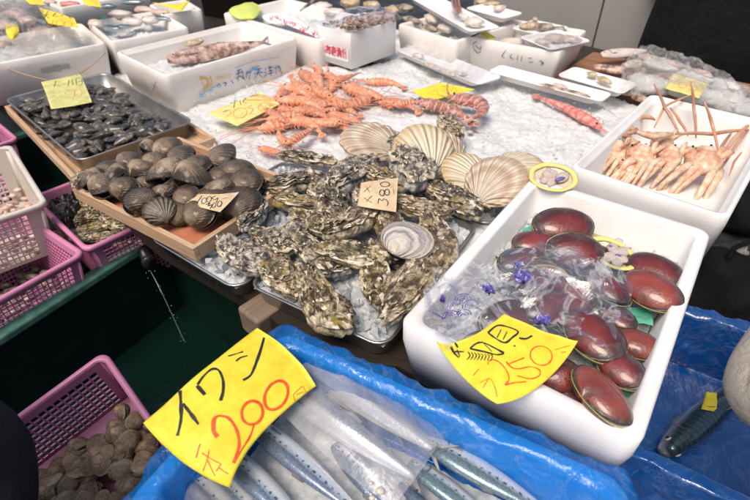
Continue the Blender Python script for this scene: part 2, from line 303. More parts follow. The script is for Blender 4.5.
class MB:
    def __init__(s): s.v = []; s.f = []; s.mi = []; s.k = 0
    def add(s, vs, fs): 
        b = len(s.v); s.v += [V(v) for v in vs]; s.f += [tuple(i+b for i in f) for f in fs]; s.mi += [s.k]*len(fs); return s
    def box(s, c, d, M=None):
        x, y, z = d[0]/2, d[1]/2, d[2]/2; c = V(c)
        P = [c+V((i*x, j*y, k*z)) for k in (-1, 1) for i, j in ((-1, -1), (1, -1), (1, 1), (-1, 1))]
        if M: P = [M@p for p in P]
        return s.add(P, [(3, 2, 1, 0), (4, 5, 6, 7), (0, 1, 5, 4), (1, 2, 6, 5), (2, 3, 7, 6), (3, 0, 4, 7)])
    def loft(s, rings, cap0=False, cap1=False, close=True):
        n = len(rings[0]); vs = [p for r in rings for p in r]; fs = []
        for k in range(len(rings)-1):
            for i in range(n if close else n-1):
                j = (i+1) % n; fs.append((k*n+i, k*n+j, (k+1)*n+j, (k+1)*n+i))
        if cap0: fs.append(tuple(range(n-1, -1, -1)))
        if cap1: fs.append(tuple((len(rings)-1)*n+i for i in range(n)))
        return s.add(vs, fs)
    def tube(s, pts, rad, n=8, flat=1.0):
        pts = [V(p) for p in pts]; rs = rad if isinstance(rad, (list, tuple)) else [rad]*len(pts); rings = []; up = V((0, 0, 1))
        for i, p in enumerate(pts):
            d = (pts[min(i+1, len(pts)-1)]-pts[max(i-1, 0)]).normalized()
            a = d.cross(up); a = a.normalized() if a.length > 1e-4 else V((1, 0, 0)); b = a.cross(d).normalized()
            rings.append([p+a*cos(t*2*PI/n)*rs[i]+b*sin(t*2*PI/n)*rs[i]*flat for t in range(n)])
        return s.loft(rings, True, True)
    def ell(s, c, r, M=None, nu=12, nv=8, nz=0, seed=0, fr=30):
        vs = []; fs = []; c = V(c)
        for j in range(nv+1):
            for i in range(nu):
                a = i*2*PI/nu; b = -PI/2+PI*j/nv; d = V((cos(b)*cos(a), cos(b)*sin(a), sin(b)))
                p = V((d.x*r[0], d.y*r[1], d.z*r[2]))
                if nz: p *= 1+nz*noise.noise(d*1.7+V((seed, 0, 0)))
                p += c; vs.append(M@p if M else p)
        for j in range(nv):
            for i in range(nu): fs.append((j*nu+i, j*nu+(i+1) % nu, (j+1)*nu+(i+1) % nu, (j+1)*nu+i))
        return s.add(vs, fs)
    def build(s, name, mat, parent=None, smooth=True): return mesh(name, s.v, s.f, mat, parent, smooth, s.mi if isinstance(mat, list) else None)
def rrect(L, W, r, z, n=5):
    P = []
    for k, (sx, sy) in enumerate(((1, 1), (-1, 1), (-1, -1), (1, -1))):
        for i in range(n+1):
            a = k*PI/2+i*PI/2/n; P.append(V((sx*(L/2-r)+r*cos(a), sy*(W/2-r)+r*sin(a), z)))
    return P
def bevel(o, w=.002, seg=2):
    b = o.modifiers.new('b', 'BEVEL'); b.width = w; b.segments = seg; b.limit_method = 'ANGLE'; b.angle_limit = R(40); return o
def rect(nl, nr, W, zr):
    """frame of a rectangular thing whose near-left and near-right rim corners stand at these world points; origin at centre of its base"""
    A, B = nl, nr; u = (B-A); L = u.length; u.normalize(); v = V((-u.y, u.x, 0)); c = (A+B)/2+v*W/2
    return V((c.x, c.y, zr)), math.atan2(u.y, u.x), L
def container(name, label, cat, nlpx, nrpx, zrim, W, H, t=.022, mat='foam', rc=.016, lip=0, group=None, taper=.94, part='shell', floor=None):
    c, rz, L = rect(at(*nlpx, zrim) if len(nlpx) == 2 else V(nlpx), at(*nrpx, zrim) if len(nrpx) == 2 else V(nrpx), W, zrim-H)
    o = thing(name, label, cat, c, rz, group); Wa = abs(W); mb = MB(); f = floor or t
    rr = [rrect(L*taper, Wa*taper, rc, 0), rrect(L, Wa, rc, H-.03) if lip else rrect(L-.001, Wa-.001, rc, H*.7), rrect(L, Wa, rc, H-.004), rrect(L-.008, Wa-.008, rc, H),
          rrect(L-2*t+.006, Wa-2*t+.006, rc, H), rrect(L-2*t, Wa-2*t, rc, H-.005)]
    if lip: rr.insert(4, rrect(L-t, Wa-t, rc, H)); rr.insert(5, rrect(L-t-.003, Wa-t-.003, rc, H-.012)); rr[6:] = [rrect(L-2*t, Wa-2*t, rc, H-.012), rrect(L-2*t-.004, Wa-2*t-.004, rc, H-.018)]
    rr += [rrect((L-2*t)*taper, (Wa-2*t)*taper, rc, f+.01), rrect((L-2*t)*taper-.02, (Wa-2*t)*taper-.02, rc, f)]
    mb.loft(rr, True, True); mb.build(part, mat, o); FOOT.append((c, rz, L, Wa))
    return o, L, Wa
FOOT = []
def bq(C9):
    def w(t): return (2*(t-.5)*(t-1), -4*t*(t-1), 2*t*(t-.5))
    def S(s, t):
        a, b = w(s), w(t); p = V()
        for i in range(3):
            for j in range(3): p += C9[i][j]*(b[i]*a[j])
        return p
    return S
def inv(S, x, y, s=.5, t=.5):
    for _ in range(12):
        a = pj(S(s, t)); b = pj(S(s+.01, t)); c = pj(S(s, t+.01)); ex, ey = x-a[0], y-a[1]
        J = ((b[0]-a[0])/.01, (c[0]-a[0])/.01, (b[1]-a[1])/.01, (c[1]-a[1])/.01); D = J[0]*J[3]-J[1]*J[2]
        if abs(D) < 1e-6: break
        s += (ex*J[3]-ey*J[1])/D; t += (J[0]*ey-J[2]*ex)/D; s = min(1.1, max(-.1, s)); t = min(1.1, max(-.1, t))
    return s, t
def smoothline(P, n=5):
    if len(P) < 3: return [tuple(P[0][k]+(P[1][k]-P[0][k])*i/n for k in (0, 1)) for i in range(n+1)]
    Q = [P[0]]+list(P)+[P[-1]]; out = []
    for i in range(1, len(Q)-2):
        for j in range(n):
            t = j/n; out.append(tuple(.5*((2*Q[i][k])+(-Q[i-1][k]+Q[i+1][k])*t+(2*Q[i-1][k]-5*Q[i][k]+4*Q[i+1][k]-Q[i+2][k])*t*t+(-Q[i-1][k]+3*Q[i][k]-3*Q[i+1][k]+Q[i+2][k])*t**3) for k in (0, 1)))
    return out+[P[-1]]
def oval(cx, cy, rx, ry, rot=0, n=12, a0=0):
    return [(cx+rx*cos(a)*cos(rot)-ry*sin(a)*sin(rot), cy+rx*cos(a)*sin(rot)+ry*sin(a)*cos(rot)) for a in [a0+i*2*PI*1.05/n for i in range(n+1)]]
def ribbons(strokes, place, width, camside=True):
    """marker strokes laid flat on a surface; place(px,py) -> (point, normal)"""
    mb = MB()
    for st in strokes:
        w = width
        if isinstance(st[0], (int, float)): w = st[0]; st = st[1]
        L = smoothline(st) if len(st) < 9 else smoothline(st, 3); pts = [place(*p) for p in L]; A = []; B = []
        for i, (p, n) in enumerate(pts):
            d = pts[min(i+1, len(pts)-1)][0]-pts[max(i-1, 0)][0]
            if d.length < 1e-7: d = V((1, 0, 0))
            sd = n.cross(d).normalized(); ww = w*.5*(.9+.6*noise.noise(V((p.x*70, p.y*70, i*.25)))); A.append(p+sd*ww+n*.0009); B.append(p-sd*ww+n*.0009)
        k = len(A); mb.add(A+B, [(i, i+1, k+i+1, k+i) for i in range(k-1)])
    return mb
def paper_thing(name, label, cat, C9, mat, strokes=(), n=18, wob=.002, group=None, thick=.0006, seed=0):
    """C9: 3x3 of (px,py,z) that the sheet passes through; strokes: (part, material, width, list of pixel polylines)"""
    W9 = [[at(*p) for p in r] for r in C9]; S0 = bq(W9); O = S0(.5, .5)
    def nrm(s, t):
        a = S0(s+.01, t)-S0(s-.01, t); b = S0(s, t+.01)-S0(s, t-.01); q = a.cross(b).normalized(); return q if q.z > 0 or abs(q.z) < .3 and q.y < 0 else -q
    def S(s, t): return S0(s, t)+nrm(s, t)*wob*noise.noise(V((s*3+seed, t*3, seed)))
    o = thing(name, label, cat, O, 0, group); vs = []; fs = []
    for i in range(n+1):
        for j in range(n+1): vs.append(S(j/n, i/n)-O)
    for i in range(n):
        for j in range(n): a = i*(n+1)+j; fs.append((a, a+1, a+n+2, a+n+1))
    k = len(vs); back = [S(j/n, i/n)-nrm(j/n, i/n)*thick-O for i in range(n+1) for j in range(n+1)]
    vs += back; fs += [tuple(q+k for q in reversed(f)) for f in fs[:]]
    for i in range(n):
        for a, b in ((i, i+1), (n*(n+1)+i, n*(n+1)+i+1), (i*(n+1), (i+1)*(n+1)), (i*(n+1)+n, (i+1)*(n+1)+n)): fs.append((a, b, b+k, a+k))
    sh_o = mesh('sheet', vs, fs, mat, o)
    for part, mt, w, sts in strokes:
        def place(x, y):
            s, t = inv(S, x, y); return S(s, t), nrm(s, t)
        mb = ribbons(sts, place, w); mb.v = [p-O for p in mb.v]; mb.build(part, mt, sh_o, False)
    return o, S, O
def film_thing(name, label, cat, C9, mat, amp=.01, fr=14, n=60, flat=False, group=None, seed=0, ridged=True, edge=.0):
    W9 = [[at(*p) for p in r] for r in C9]; S0 = bq(W9); O = S0(.5, .5); vs = []; fs = []
    for i in range(n+1):
        for j in range(n+1):
            s, t = j/n, i/n
            if edge:
                s += edge*noise.noise(V((t*4, seed, 1)))*abs(s-.5)*2; t += edge*noise.noise(V((s*4, seed, 5)))*abs(t-.5)*2
            p = S0(s, t); q = V((p.x*fr, p.y*fr, seed)); h = noise.noise(q)+.5*noise.noise(q*2.3)
            if ridged: h = (1-abs(noise.noise(q))*2.2)+.5*(1-abs(noise.noise(q*2.1))*2.2)-.7
            vs.append(p+V((amp*.4*noise.noise(q+V((9, 9, 9))), amp*.4*noise.noise(q+V((3, 7, 1))), amp*h))-O)
    for i in range(n):
        for j in range(n): a = i*(n+1)+j; fs.append((a, a+1, a+n+2, a+n+1))
    o = mesh(name, vs, fs, mat, smooth=not flat); o.location = O; tag(o, label, cat, group); return o
def lay(px, py, z, ang=0, plen=20, up=V((0, 0, 1)), iso=False):
    """matrix for a unit thing (half length 1) centred at this pixel on height z, long axis along image angle ang, half length plen px"""
    c = at(px, py, z); e = at(px+cos(R(ang))*plen, py+sin(R(ang))*plen, z)-c
    return frame(c, e, up, e.length if not iso else plen*(c-CAM).dot(fw)/FPX)
SUN_E, SKY_S, EXPO = 2.0, 0.12, 0.3
# ------------------------------------------------------------------ seafood makers (unit half length unless said)
def valve_mesh(b=.75, T=.4, ribs=0, rd=.0, nr=14, nt=30, sgn=1, seed=0, wob=.03, bulge=.35, pw=.55, frill=0, th=.03):
    vs = []; fs = []
    def P(i, j, off=0):
        tt = -PI/2*.985+PI*.985*j/nt; r = (i/nr)**.85; Rm = 2*b*cos(tt)/(cos(tt)**2+sin(tt)**2*b*b)
        Rm *= 1+wob*noise.noise(V((tt*1.6, seed, 0))); rr = r*Rm; x = rr*sin(tt); y = rr*cos(tt)-b
        e = max(0, 1-x*x/(1+wob)-y*y/b/b); k = T*e**pw*(1+bulge*(-y/b))*.9
        if ribs: k += rd*(.5+.5*cos(ribs*tt))*min(1, r*2)*min(1, (1-r)*6+.3); rr2 = 1+(.02 if frill else 0)*cos(ribs*tt)*r; x *= rr2
        k += .01*noise.noise(V((x*3, y*3, seed)))-off
        return V((x, y, sgn*k))
    for off in (0, th):
        for i in range(nr+1):
            for j in range(nt+1): vs.append(P(i, j, off))
    N = (nr+1)*(nt+1)
    for i in range(nr):
        for j in range(nt):
            a = i*(nt+1)+j; q = (a, a+1, a+nt+2, a+nt+1) if sgn < 0 else (a, a+nt+1, a+nt+2, a+1); fs += [q, tuple(k+N for k in reversed(q))]
    for j in range(nt): a = nr*(nt+1)+j; fs.append((a, a+1, a+1+N, a+N))
    return vs, fs
def rim_pts(b, z=0, n=40, k=1.0, a0=0):
    return [V((k*cos(a), k*b*sin(a), z)) for a in [2*PI*i/n for i in range(n+1)]]
CACHE = {}
def bivalve(kind, M, label, cat, name, group=None, b=.75, T=.4, mt='ark', mt2=None, lip=None, gape=0, **k):
    if kind not in CACHE:
        r = thing(name, label, cat, M=M, group=group); CACHE[kind] = r
        u = mesh('valve', *valve_mesh(b, T, **k), mt, r)
        l = mesh('valve', *valve_mesh(b, T*.9, sgn=-1, **k), mt2 or mt, r)
        if gape: u.rotation_euler.x = gape; u.location.z = sin(gape)*b*.4
        if lip: MB().tube(rim_pts(b, 0, 48, 1.0), .013, 6).build('lip', lip, r)
        return r
    r = copy_tree(CACHE[kind], M, label, group); r.name = name; return r
def tilt(a, d=0):   # an up vector leaning by a degrees towards image direction d
    return V((sin(R(a))*cos(R(d)), sin(R(a))*sin(R(d)), cos(R(a))))
def oyster(px, py, z, ang, hl, hw, mt, label, up=V((0, 0, 1)), seed=0, T=.34, frills=9, group='oysters heaped in the middle tray', plates=5):
    """lumpy lower valve plus overlapping growth plates with ragged lifted edges"""
    M = lay(px, py, z, ang, hl, up); e = M.to_scale().x; wr = hw/hl; rs = random.Random(seed*17+3); mb = MB(); bend = rs.uniform(-.28, .28)
    def outl(a, k, sd): 
        c, s_ = cos(a), sin(a); w = .62+.38*(c*.5+.5); r = 1+.16*noise.noise(V((c*1.2, s_*1.2, sd)))+.10*noise.noise(V((c*3.5, s_*3.5, sd+k*2)))+.05*noise.noise(V((c*10, s_*10, sd+k)))
        return c*r, s_*wr*w*r
    def pt(x, y, zz): return V((x, y+bend*wr*(1-x*x)*.9, zz))*e
    nu = 72
    # lower valve: a bowl with rough sides
    rings = []
    for k in range(11):
        t = k/10; ph = -PI/2+PI*t; sc_ = cos(ph)**.6 if k not in (0, 10) else .02; zz = sin(ph)*T*wr*1.25; R_ = []
        for i in range(nu):
            x, y = outl(2*PI*i/nu, 0, seed); n_ = .10*noise.fractal(V((x*4+seed, y*6, zz*8)), .8, 2.1, 4); R_.append(pt(x*sc_, y*sc_*(1+n_), zz+n_*wr*.8))
        rings.append(R_)
    mb.loft(rings, True, True)
    for k in range(plates):
        f = 1-k*(.72/plates)*rs.uniform(.9, 1.1); sh = -(1-f)*.78; zb = wr*(T*.75+k*.085); lift = wr*rs.uniform(.05, .16); th = wr*.05; top = []; bot = []; nr = 9
        for q in range(nr+1):
            u = q/nr; A = []; B_ = []
            for i in range(nu):
                a = 2*PI*i/nu; x, y = outl(a, k+1, seed+k*1.7); nn = noise.fractal(V((x*3*f+k, y*5*f, seed*2.3)), .9, 2.1, 4)
                rip = .10*wr*u**3*noise.noise(V((cos(a)*5, sin(a)*5, seed+k*3)))+lift*u**4*(.5+noise.noise(V((cos(a)*2, sin(a)*2, k+seed*.7))))
                zz = zb+wr*.30*(1-u*u)*f+rip*1.6+nn*wr*.07+.02*wr*sin(u*22+nn*4); X = x*f*u+sh; Y = y*f*u
                A.append(pt(X, Y, zz)); B_.append(pt(X, Y, zz-th*(1.2-u*.9)-.002))
            top.append(A); bot.append(B_)
        f0 = len(mb.f); mb.loft(top+bot[::-1], True, True)
        for fi in range(f0, f0+nu*(2*nr+1)):
            ri, ii = divmod(fi-f0, nu)
            if nr-2 <= ri <= nr+1 and noise.noise(V((cos(2*PI*ii/nu)*3, sin(2*PI*ii/nu)*3, seed*1.3+k*2))) > (-.05 if ri > nr-2 else .16): mb.mi[fi] = 1
    o = mb.build('oyster', [mt, 'oy_edge']); o.matrix_world = frame(M.translation-M.col[2].to_3d().normalized()*wr*e*T*.5, M.col[0].to_3d(), up); return tag(o, label, 'oyster', group)
def curvept(t, bend): # shrimp spine: from head (t=0) to tail (t=1), arc in the local xz... laid in xy
    a = bend*(t-.35)*1.0; return a
def shrimp_mesh(kind, bend=1.6, mats=('shrimp', 'shrimp_leg'), long_ant=True, seed=0):
    """unit body length 2, head towards -x, lies on its side, curved in xy"""
    N = 26; pts = []; p = V((-1, 0, 0)); h = -bend*.35
    for i in range(N+1):
        pts.append(p.copy()); t = i/N; a = h+bend*max(0, t-.3)/.7*1.2; p += V((cos(a), -sin(a), 0))*(2/N)
    mb = MB(); rings = []
    for i, q in enumerate(pts):
        t = i/N; d = (pts[min(i+1, N)]-pts[max(i-1, 0)]).normalized(); a = V((-d.y, d.x, 0)); b = V((0, 0, 1))
        r = (.05+.17*min(1, t/.2)**.7)*(1-.72*max(0, (t-.38)/.62)**1.3); seg = ((t-.38)*9) % 1 if t > .38 else .5; r *= 1+(.09*seg if t > .38 else 0)
        rings.append([q+a*cos(k*2*PI/12)*r*1.1+b*sin(k*2*PI/12)*r*.78 for k in range(12)])
    mb.loft(rings, True, True); q = pts[0]; mb.tube([q+V((.16, .12, 0)), q+V((-.1, .13, 0)), q+V((-.42, .2, .01))], [.035, .03, .006], 6)
    tail = MB(); q = pts[-1]; d = (pts[-1]-pts[-2]).normalized(); a = V((-d.y, d.x, 0))
    for k in (-2, -1, 0, 1, 2):
        dd = (d+a*k*.33).normalized(); sd = V((-dd.y, dd.x, 0)); w = .055
        tail.loft([[q-d*.04+sd*w*.3+V((0, 0, .012)), q-d*.04-sd*w*.3+V((0, 0, .012)), q-d*.04-sd*w*.3-V((0, 0, .012)), q-d*.04+sd*w*.3-V((0, 0, .012))],
                   [q+dd*.2+sd*w+V((0, 0, .01+.01*k)), q+dd*.2-sd*w+V((0, 0, .01+.01*k)), q+dd*.2-sd*w-V((0, 0, .006)), q+dd*.2+sd*w-V((0, 0, .006))],
                   [q+dd*.34+sd*w*.4+V((0, 0, .006)), q+dd*.34-sd*w*.4+V((0, 0, .006)), q+dd*.34-sd*w*.4-V((0, 0, .004)), q+dd*.34+sd*w*.4-V((0, 0, .004))]], True, True)
    legs = MB(); rr = random.Random(seed)
    for k in range(9):
        i = 3+k*2; q = pts[i]; d = (pts[i+1]-pts[i-1]).normalized(); a = V((d.y, -d.x, 0)); L = .34 if k < 5 else .2
        legs.tube([q+a*.12, q+a*(.12+L*.5)-d*.08+V((0, 0, rr.uniform(-.04, .06))), q+a*(.12+L)+d*rr.uniform(-.15, .1)+V((0, 0, rr.uniform(-.05, .03)))], [.028, .02, .008], 5)
    ant = MB(); q = pts[0]
    for k in range(3 if long_ant else 2):
        s = rr.uniform(-.5, .9); P = [q+V((.05, 0, 0))]; c = q+V((.05, 0, 0)); an = PI+rr.uniform(-.5, .5)
        for _ in range(7): c = c+V((cos(an), sin(an), 0))*.2; an += s*.18; P.append(c+V((0, 0, rr.uniform(-.01, .02))))
        ant.tube(P, [.014]*7+[.006], 4)
    return mb, tail, legs, ant, pts
SH = {}
def shrimp(kind, M, label, group, bend=1.2, mats=('shrimp', 'shrimp_leg'), name='shrimp', cat='shrimp', seed=0):
    if kind in SH: r = copy_tree(SH[kind], M, label, group); return r
    r = thing(name, label, cat, M=M, group=group); SH[kind] = r; mb, tail, legs, ant, pts = shrimp_mesh(kind, bend, seed=seed)
    bd_ = mb.build('body', mats[0], r); tail.build('tail_fan', mats[0], r, False); legs.build('legs', mats[1], r); ant.build('antennae', mats[1], r)
    MB().ell(pts[2]+V((-.03, .06, .12)), (.035, .035, .035), nu=8, nv=6).build('eye', 'eye', bd_); return r
def fish(name, label, M, L, H, mat, Wd=.55, group=None, cat='fish', curve=0, tail=1, mesh_only=None):
    """real-size fish, nose at -x, z up = back, y thickness"""
    o = thing(name, label, cat, M=M, group=group); N = 30; rings = []
    for i in range(N+1):
        t = i/N; x = (-.5+t)*L*.88; h = H*(max(0.0, sin(PI*min(1, (t*.93+.03))**.72))**.75*.9+.1*(1-t))*(1 if t < .9 else 1); h = max(h, H*.13) if t > .5 else max(h, H*.08); y0 = curve*L*(t-.5)**2
        rings.append([V((x, y0+cos(k*2*PI/16)*h*.5*Wd, sin(k*2*PI/16)*h*.5*(1 if sin(k*2*PI/16) > 0 else 1.08))) for k in range(16)])
    bd_ = MB().loft(rings, True, True).build('body', mat, o); x = L*.42; y0 = curve*L*.25
    f = MB(); k = H*.5*tail
    for s in (1, -1):
        f.loft([[V((x, y0+.001, s*H*.06)), V((x, y0-.001, s*H*.06)), V((x+.005, y0-.001, -s*.001)), V((x+.005, y0+.001, -s*.001))],
                [V((x+L*.06, y0+.001, s*k*.6)), V((x+L*.06, y0-.001, s*k*.6)), V((x+L*.035, y0-.001, s*k*.05)), V((x+L*.035, y0+.001, s*k*.05))],
                [V((x+L*.13, y0+.0006, s*k*1.1)), V((x+L*.13, y0-.0006, s*k*1.1)), V((x+L*.115, y0-.0006, s*k*.9)), V((x+L*.115, y0+.0006, s*k*.9))]], True, True)
    f.build('tail_fin', 'fin', o, False)
    d = MB(); d.loft([[V((0, .001, H*.42)), V((0, -.001, H*.42)), V((L*.1, -.001, H*.38)), V((L*.1, .001, H*.38))], [V((L*.03, .0006, H*.56)), V((L*.03, -.0006, H*.56)), V((L*.1, -.0006, H*.5)), V((L*.1, .0006, H*.5))]], True, True).build('dorsal_fin', 'fin', o, False)
    for s in (1, -1):
        e = MB(); e.k = 0; e.ell((-L*.385, s*H*.5*Wd*.62, H*.07), (H*.085, H*.03, H*.085), nu=12, nv=8); e.k = 1; e.ell((-L*.385, s*H*.5*Wd*.7, H*.07), (H*.05, H*.03, H*.05), nu=10, nv=6); e.build('eye', ['nacre', 'eye'], bd_)
        g = MB(); g.tube([(-L*.3, s*H*.5*Wd*.78, H*.3), (-L*.275, s*H*.5*Wd*.98, 0), (-L*.3, s*H*.5*Wd*.8, -H*.3)], [.0006, .0012, .0006], 5); g.build('gill_edge', 'fin', bd_)
        q = MB(); q.loft([[V((-L*.26, s*H*.5*Wd*.97, -H*.1)), V((-L*.26, s*H*.5*Wd*1.02, -H*.1)), V((-L*.26, s*H*.5*Wd*1.02, -H*.2)), V((-L*.26, s*H*.5*Wd*.97, -H*.2))],
                          [V((-L*.18, s*H*.5*Wd*1.01, -H*.14)), V((-L*.18, s*H*.5*Wd*1.03, -H*.14)), V((-L*.19, s*H*.5*Wd*1.03, -H*.2)), V((-L*.19, s*H*.5*Wd*1.01, -H*.2))]], True, True); q.build('pectoral_fin', 'fin', bd_, False)
    return o
def chunks(name, label, n, spot, size, mat, seed=0, cat='ice'):
    rr = random.Random(seed); mb = MB()
    for _ in range(n):
        c = spot(rr); r = rr.uniform(*size); bm = Euler((rr.uniform(0, 6), rr.uniform(0, 6), rr.uniform(0, 6))).to_matrix().to_4x4(); M = Matrix.Translation(c)@bm
        k = 6; top = []; vs = []
        for q in range(k): a = 2*PI*q/k; w = rr.uniform(.7, 1.1); vs.append(M@V((r*w*cos(a), r*w*sin(a), -r*.35*rr.uniform(.6, 1.1))))
        for q in range(k): a = 2*PI*q/k+.2; w = rr.uniform(.5, .85); vs.append(M@V((r*w*cos(a), r*w*sin(a), r*.4*rr.uniform(.6, 1.1))))
        mb.add(vs, [tuple(range(k-1, -1, -1)), tuple(range(k, 2*k))]+[(q, (q+1) % k, k+(q+1) % k, k+q) for q in range(k)])
    o = mb.build(name, mat, None, False); return tag(o, label, cat, kind='stuff')
def ice_sheet(name, label, poly_c, rz, L, W, z, amp=.004, nx=150, ny=110, mat='ice', seed=0, hump=None):
    vs = []; fs = []; C = Matrix.Translation(poly_c)@Matrix.Rotation(rz, 4, 'Z')
    for j in range(ny+1):
        for i in range(nx+1):
            p = C@V((L*(i/nx-.5), W*(j/ny-.5), 0)); p.z = z+amp*1.6*noise.fractal(V((p.x*11, p.y*11, seed)), .9, 2, 5)+amp*.7*noise.noise(V((p.x*150, p.y*150, seed)))+amp*.35*noise.cell(V((p.x*210, p.y*210, 0)))
            if hump: p.z += hump(p)
            vs.append(p)
    for j in range(ny):
        for i in range(nx): a = j*(nx+1)+i; fs.append((a, a+1, a+nx+2, a+nx+1))
    return tag(mesh(name, vs, fs, mat), label, 'ice', kind='stuff')
# ------------------------------------------------------------------ setting: floor, back wall
fl = MB(); fl.add([(-60, -40, 0), (60, -40, 0), (60, 80, 0), (-60, 80, 0)], [(0, 1, 2, 3)]).build('floor', 'floor'); tag(bpy.data.objects['floor'], kind='structure')
# ------------------------------------------------------------------ bench
b = thing('display_bench', 'long wooden display bench under the ice and the white boxes', 'bench')
poly = [(-3.1, 3.4), (-1.9, 2.29), (-1.36, 1.785), (-.84, 1.262), (-.53, .962), (-.302, .795), (-.10, .60), (.04, .585), (.33, .375), (1.0, 1.26), (1.27, 1.62), (1.47, 1.9), (1.06, 2.42), (.74, 2.74), (-.2, 3.3), (-1.5, 4.6)]
mb = MB(); k = len(poly); mb.add([(x, y, .85) for x, y in poly]+[(x, y, .8) for x, y in poly], [tuple(range(k)) if False else tuple(range(k-1, -1, -1)), tuple(range(k, 2*k))]+[(i, (i+1) % k, k+(i+1) % k, k+i) for i in range(k)])
mb.build('bench_top', 'wood_dark', b, False)
mb = MB()
for x, y in ((-.25, .95), (.3, .6), (1.15, 1.75), (.9, 2.45), (-1.2, 1.95), (-2.3, 3.0), (-.1, 3.1)):
    o = MB().box((x, y, .4), (.08, .08, .8)).build('leg', 'wood_dark', b, False); bevel(o, .004)
P0 = at(262, 318, .82); o = MB().box((0, 0, 0), (.3, .07, .07)).build('beam', 'wood_dark', b, False); 
o.matrix_local = frame(P0+V((.08, .085, 0)), V((.689, .725, 0))); MT['x'] = None; bevel(o, .008, 3)
o.data.materials[0] = wood('grey_beam_wood', (.16, .11, .075), (.3, .22, .16), 3)
bf = MB(); bf.add([(-1.9, 2.36, .8), (-.3, .86, .8), (-.3, .86, 0), (-1.9, 2.36, 0), (-1.92, 2.38, .8), (-.28, .90, .8), (-.28, .9, 0), (-1.92, 2.38, 0)], [(0, 1, 2, 3), (4, 7, 6, 5), (0, 4, 5, 1), (1, 5, 6, 2), (3, 2, 6, 7), (0, 3, 7, 4)]).build('front_panel', 'green', b, False)
# ------------------------------------------------------------------ green tanks
def wallbox(a, bb, z0, z1, t, mb):
    a, bb = V(a), V(bb); u = (bb-a).normalized(); n = V((-u.y, u.x))*t
    P = [a, bb, bb+n, a+n]; mb.add([(p.x, p.y, z) for z in (z0, z1) for p in P], [(3, 2, 1, 0), (4, 5, 6, 7), (0, 1, 5, 4), (1, 2, 6, 5), (2, 3, 7, 6), (3, 0, 4, 7)])
tk = thing('green_tank', 'dark green plastic water tank in front of the bench with water running in', 'tank')
A1 = at(2, 336, .72).xy; B1 = at(152, 240, .72).xy; u1 = (B1-A1).normalized(); n1 = V((-u1.y, u1.x))
A0 = A1-u1*.75; B2 = B1+u1*.25
mb = MB(); wallbox(A0, B2, .3, .70, .02, mb); wallbox((-.05, -.1), (-.05, .6), .3, .70, .02, mb); wallbox(A0, (-.05, -.1), .3, .7, .02, mb)
mb.add([(A0.x, A0.y, .3), (-.05, -.1, .3), (-.05, .85, .3), (B2.x, B2.y, .3)], [(0, 1, 2, 3)]); mb.build('tank_wall', 'green', tk, False)
mb = MB(); wallbox(A0-n1*.006, B2-n1*.006, .70, .722, .038, mb); o = mb.build('rim', 'green_lip', tk, False); bevel(o, .005)
w = MB(); w.add([(A0.x+.02, A0.y, .43), (-.06, -.1, .43), (-.06, .84, .43), (B2.x-.01, B2.y, .43)], [(0, 1, 2, 3)]).build('water', 'water', None); tag(bpy.data.objects['water'], kind='structure')
tk2 = thing('green_tank', 'second green tank holding the pink baskets at the left edge', 'tank')
A3 = at(0, 143, .72).xy; B3 = at(34, 133, .72).xy; u3 = (B3-A3).normalized(); A3 = A3-u3*.6; B3 = B3+u3*.22
mb = MB(); wallbox(A3, B3, .3, .71, .02, mb); P_ = A0-V((.9, -.5)); wallbox(P_, A3, .3, .7, .02, mb); wallbox(P_, A0, .3, .7, .02, mb)
mb.add([(P_.x, P_.y, .5), (A0.x-.02, A0.y, .5), (B2.x-.03, B2.y, .5), (B3.x, B3.y, .5), (A3.x, A3.y, .5)], [(0, 1, 2, 3, 4)]); mb.build('tank_wall', 'green', tk2, False)
mb = MB(); wallbox(A3, B3, .71, .73, .04, mb); o = mb.build('rim', 'green_lip', tk2, False); bevel(o, .005)
tk3 = thing('green_tank', 'far green tank behind the small pink basket rim at the left edge', 'tank')
q3 = V((-u3.y, u3.x))*.05
mb = MB(); wallbox(A3+q3+V((-.1, 0)), A3+q3+V((-.1, .8)), .3, .7, .02, mb); mb.add([(A3.x-.1, A3.y+.05, .4), (B3.x, B3.y+.05, .4), (B3.x-.4, B3.y+.9, .4), (A3.x-.1, A3.y+.9, .4)], [(0, 1, 2, 3)]); mb.build('tank_wall', 'green', tk3, False)
# pipe and running water
pp = thing('water_pipe', 'short black pipe pouring water into the green tank', 'pipe'); p0 = at(150, 263, .70); p1 = p0+V((-.05, .07, .012))
pts = [p1, p0]; mb = MB(); mb.tube([p1+V((-.05, .07, .01)), p1, p0], .017, 16); mb.build('pipe', 'black', pp); MB().tube([p0, p0+(p1-p0)*.15], .0205, 16).build('collar', 'black', pp)
mb = MB(); rs = random.Random(5); P = []
for i in range(15): t = i/14; P.append(p0+V((.004+.09*t, -.02-.12*t, -.01-.16*t*t)))
mb.tube(P, [.0008+.0030*abs(noise.noise(V((i*.9, 3, 0)))) for i in range(15)], 6)
for i in range(26): t = rs.random()**.6; q = p0+V((.004+.09*t, -.02-.12*t, -.01-.16*t*t)); mb.ell(q+V((rs.gauss(0, .008), rs.gauss(0, .008), rs.gauss(0, .006))), (.0006+rs.random()*.0012,)*3, nu=6, nv=4)
tag(mb.build('running_water', 'splash'), 'thin splashing stream of water falling from the black pipe', 'water')
# floating plank in the tank
a, c = at(75, 362, .45), at(128, 326, .45); mb = MB(); mb.box((0, 0, 0), ((c-a).length*1.1, .012, .01)); o = mb.build('plank', 'wood_dark', None, False); o.matrix_world = frame((a+c)/2, c-a); tag(o, 'thin wet plank floating in the dark tank water', 'plank')
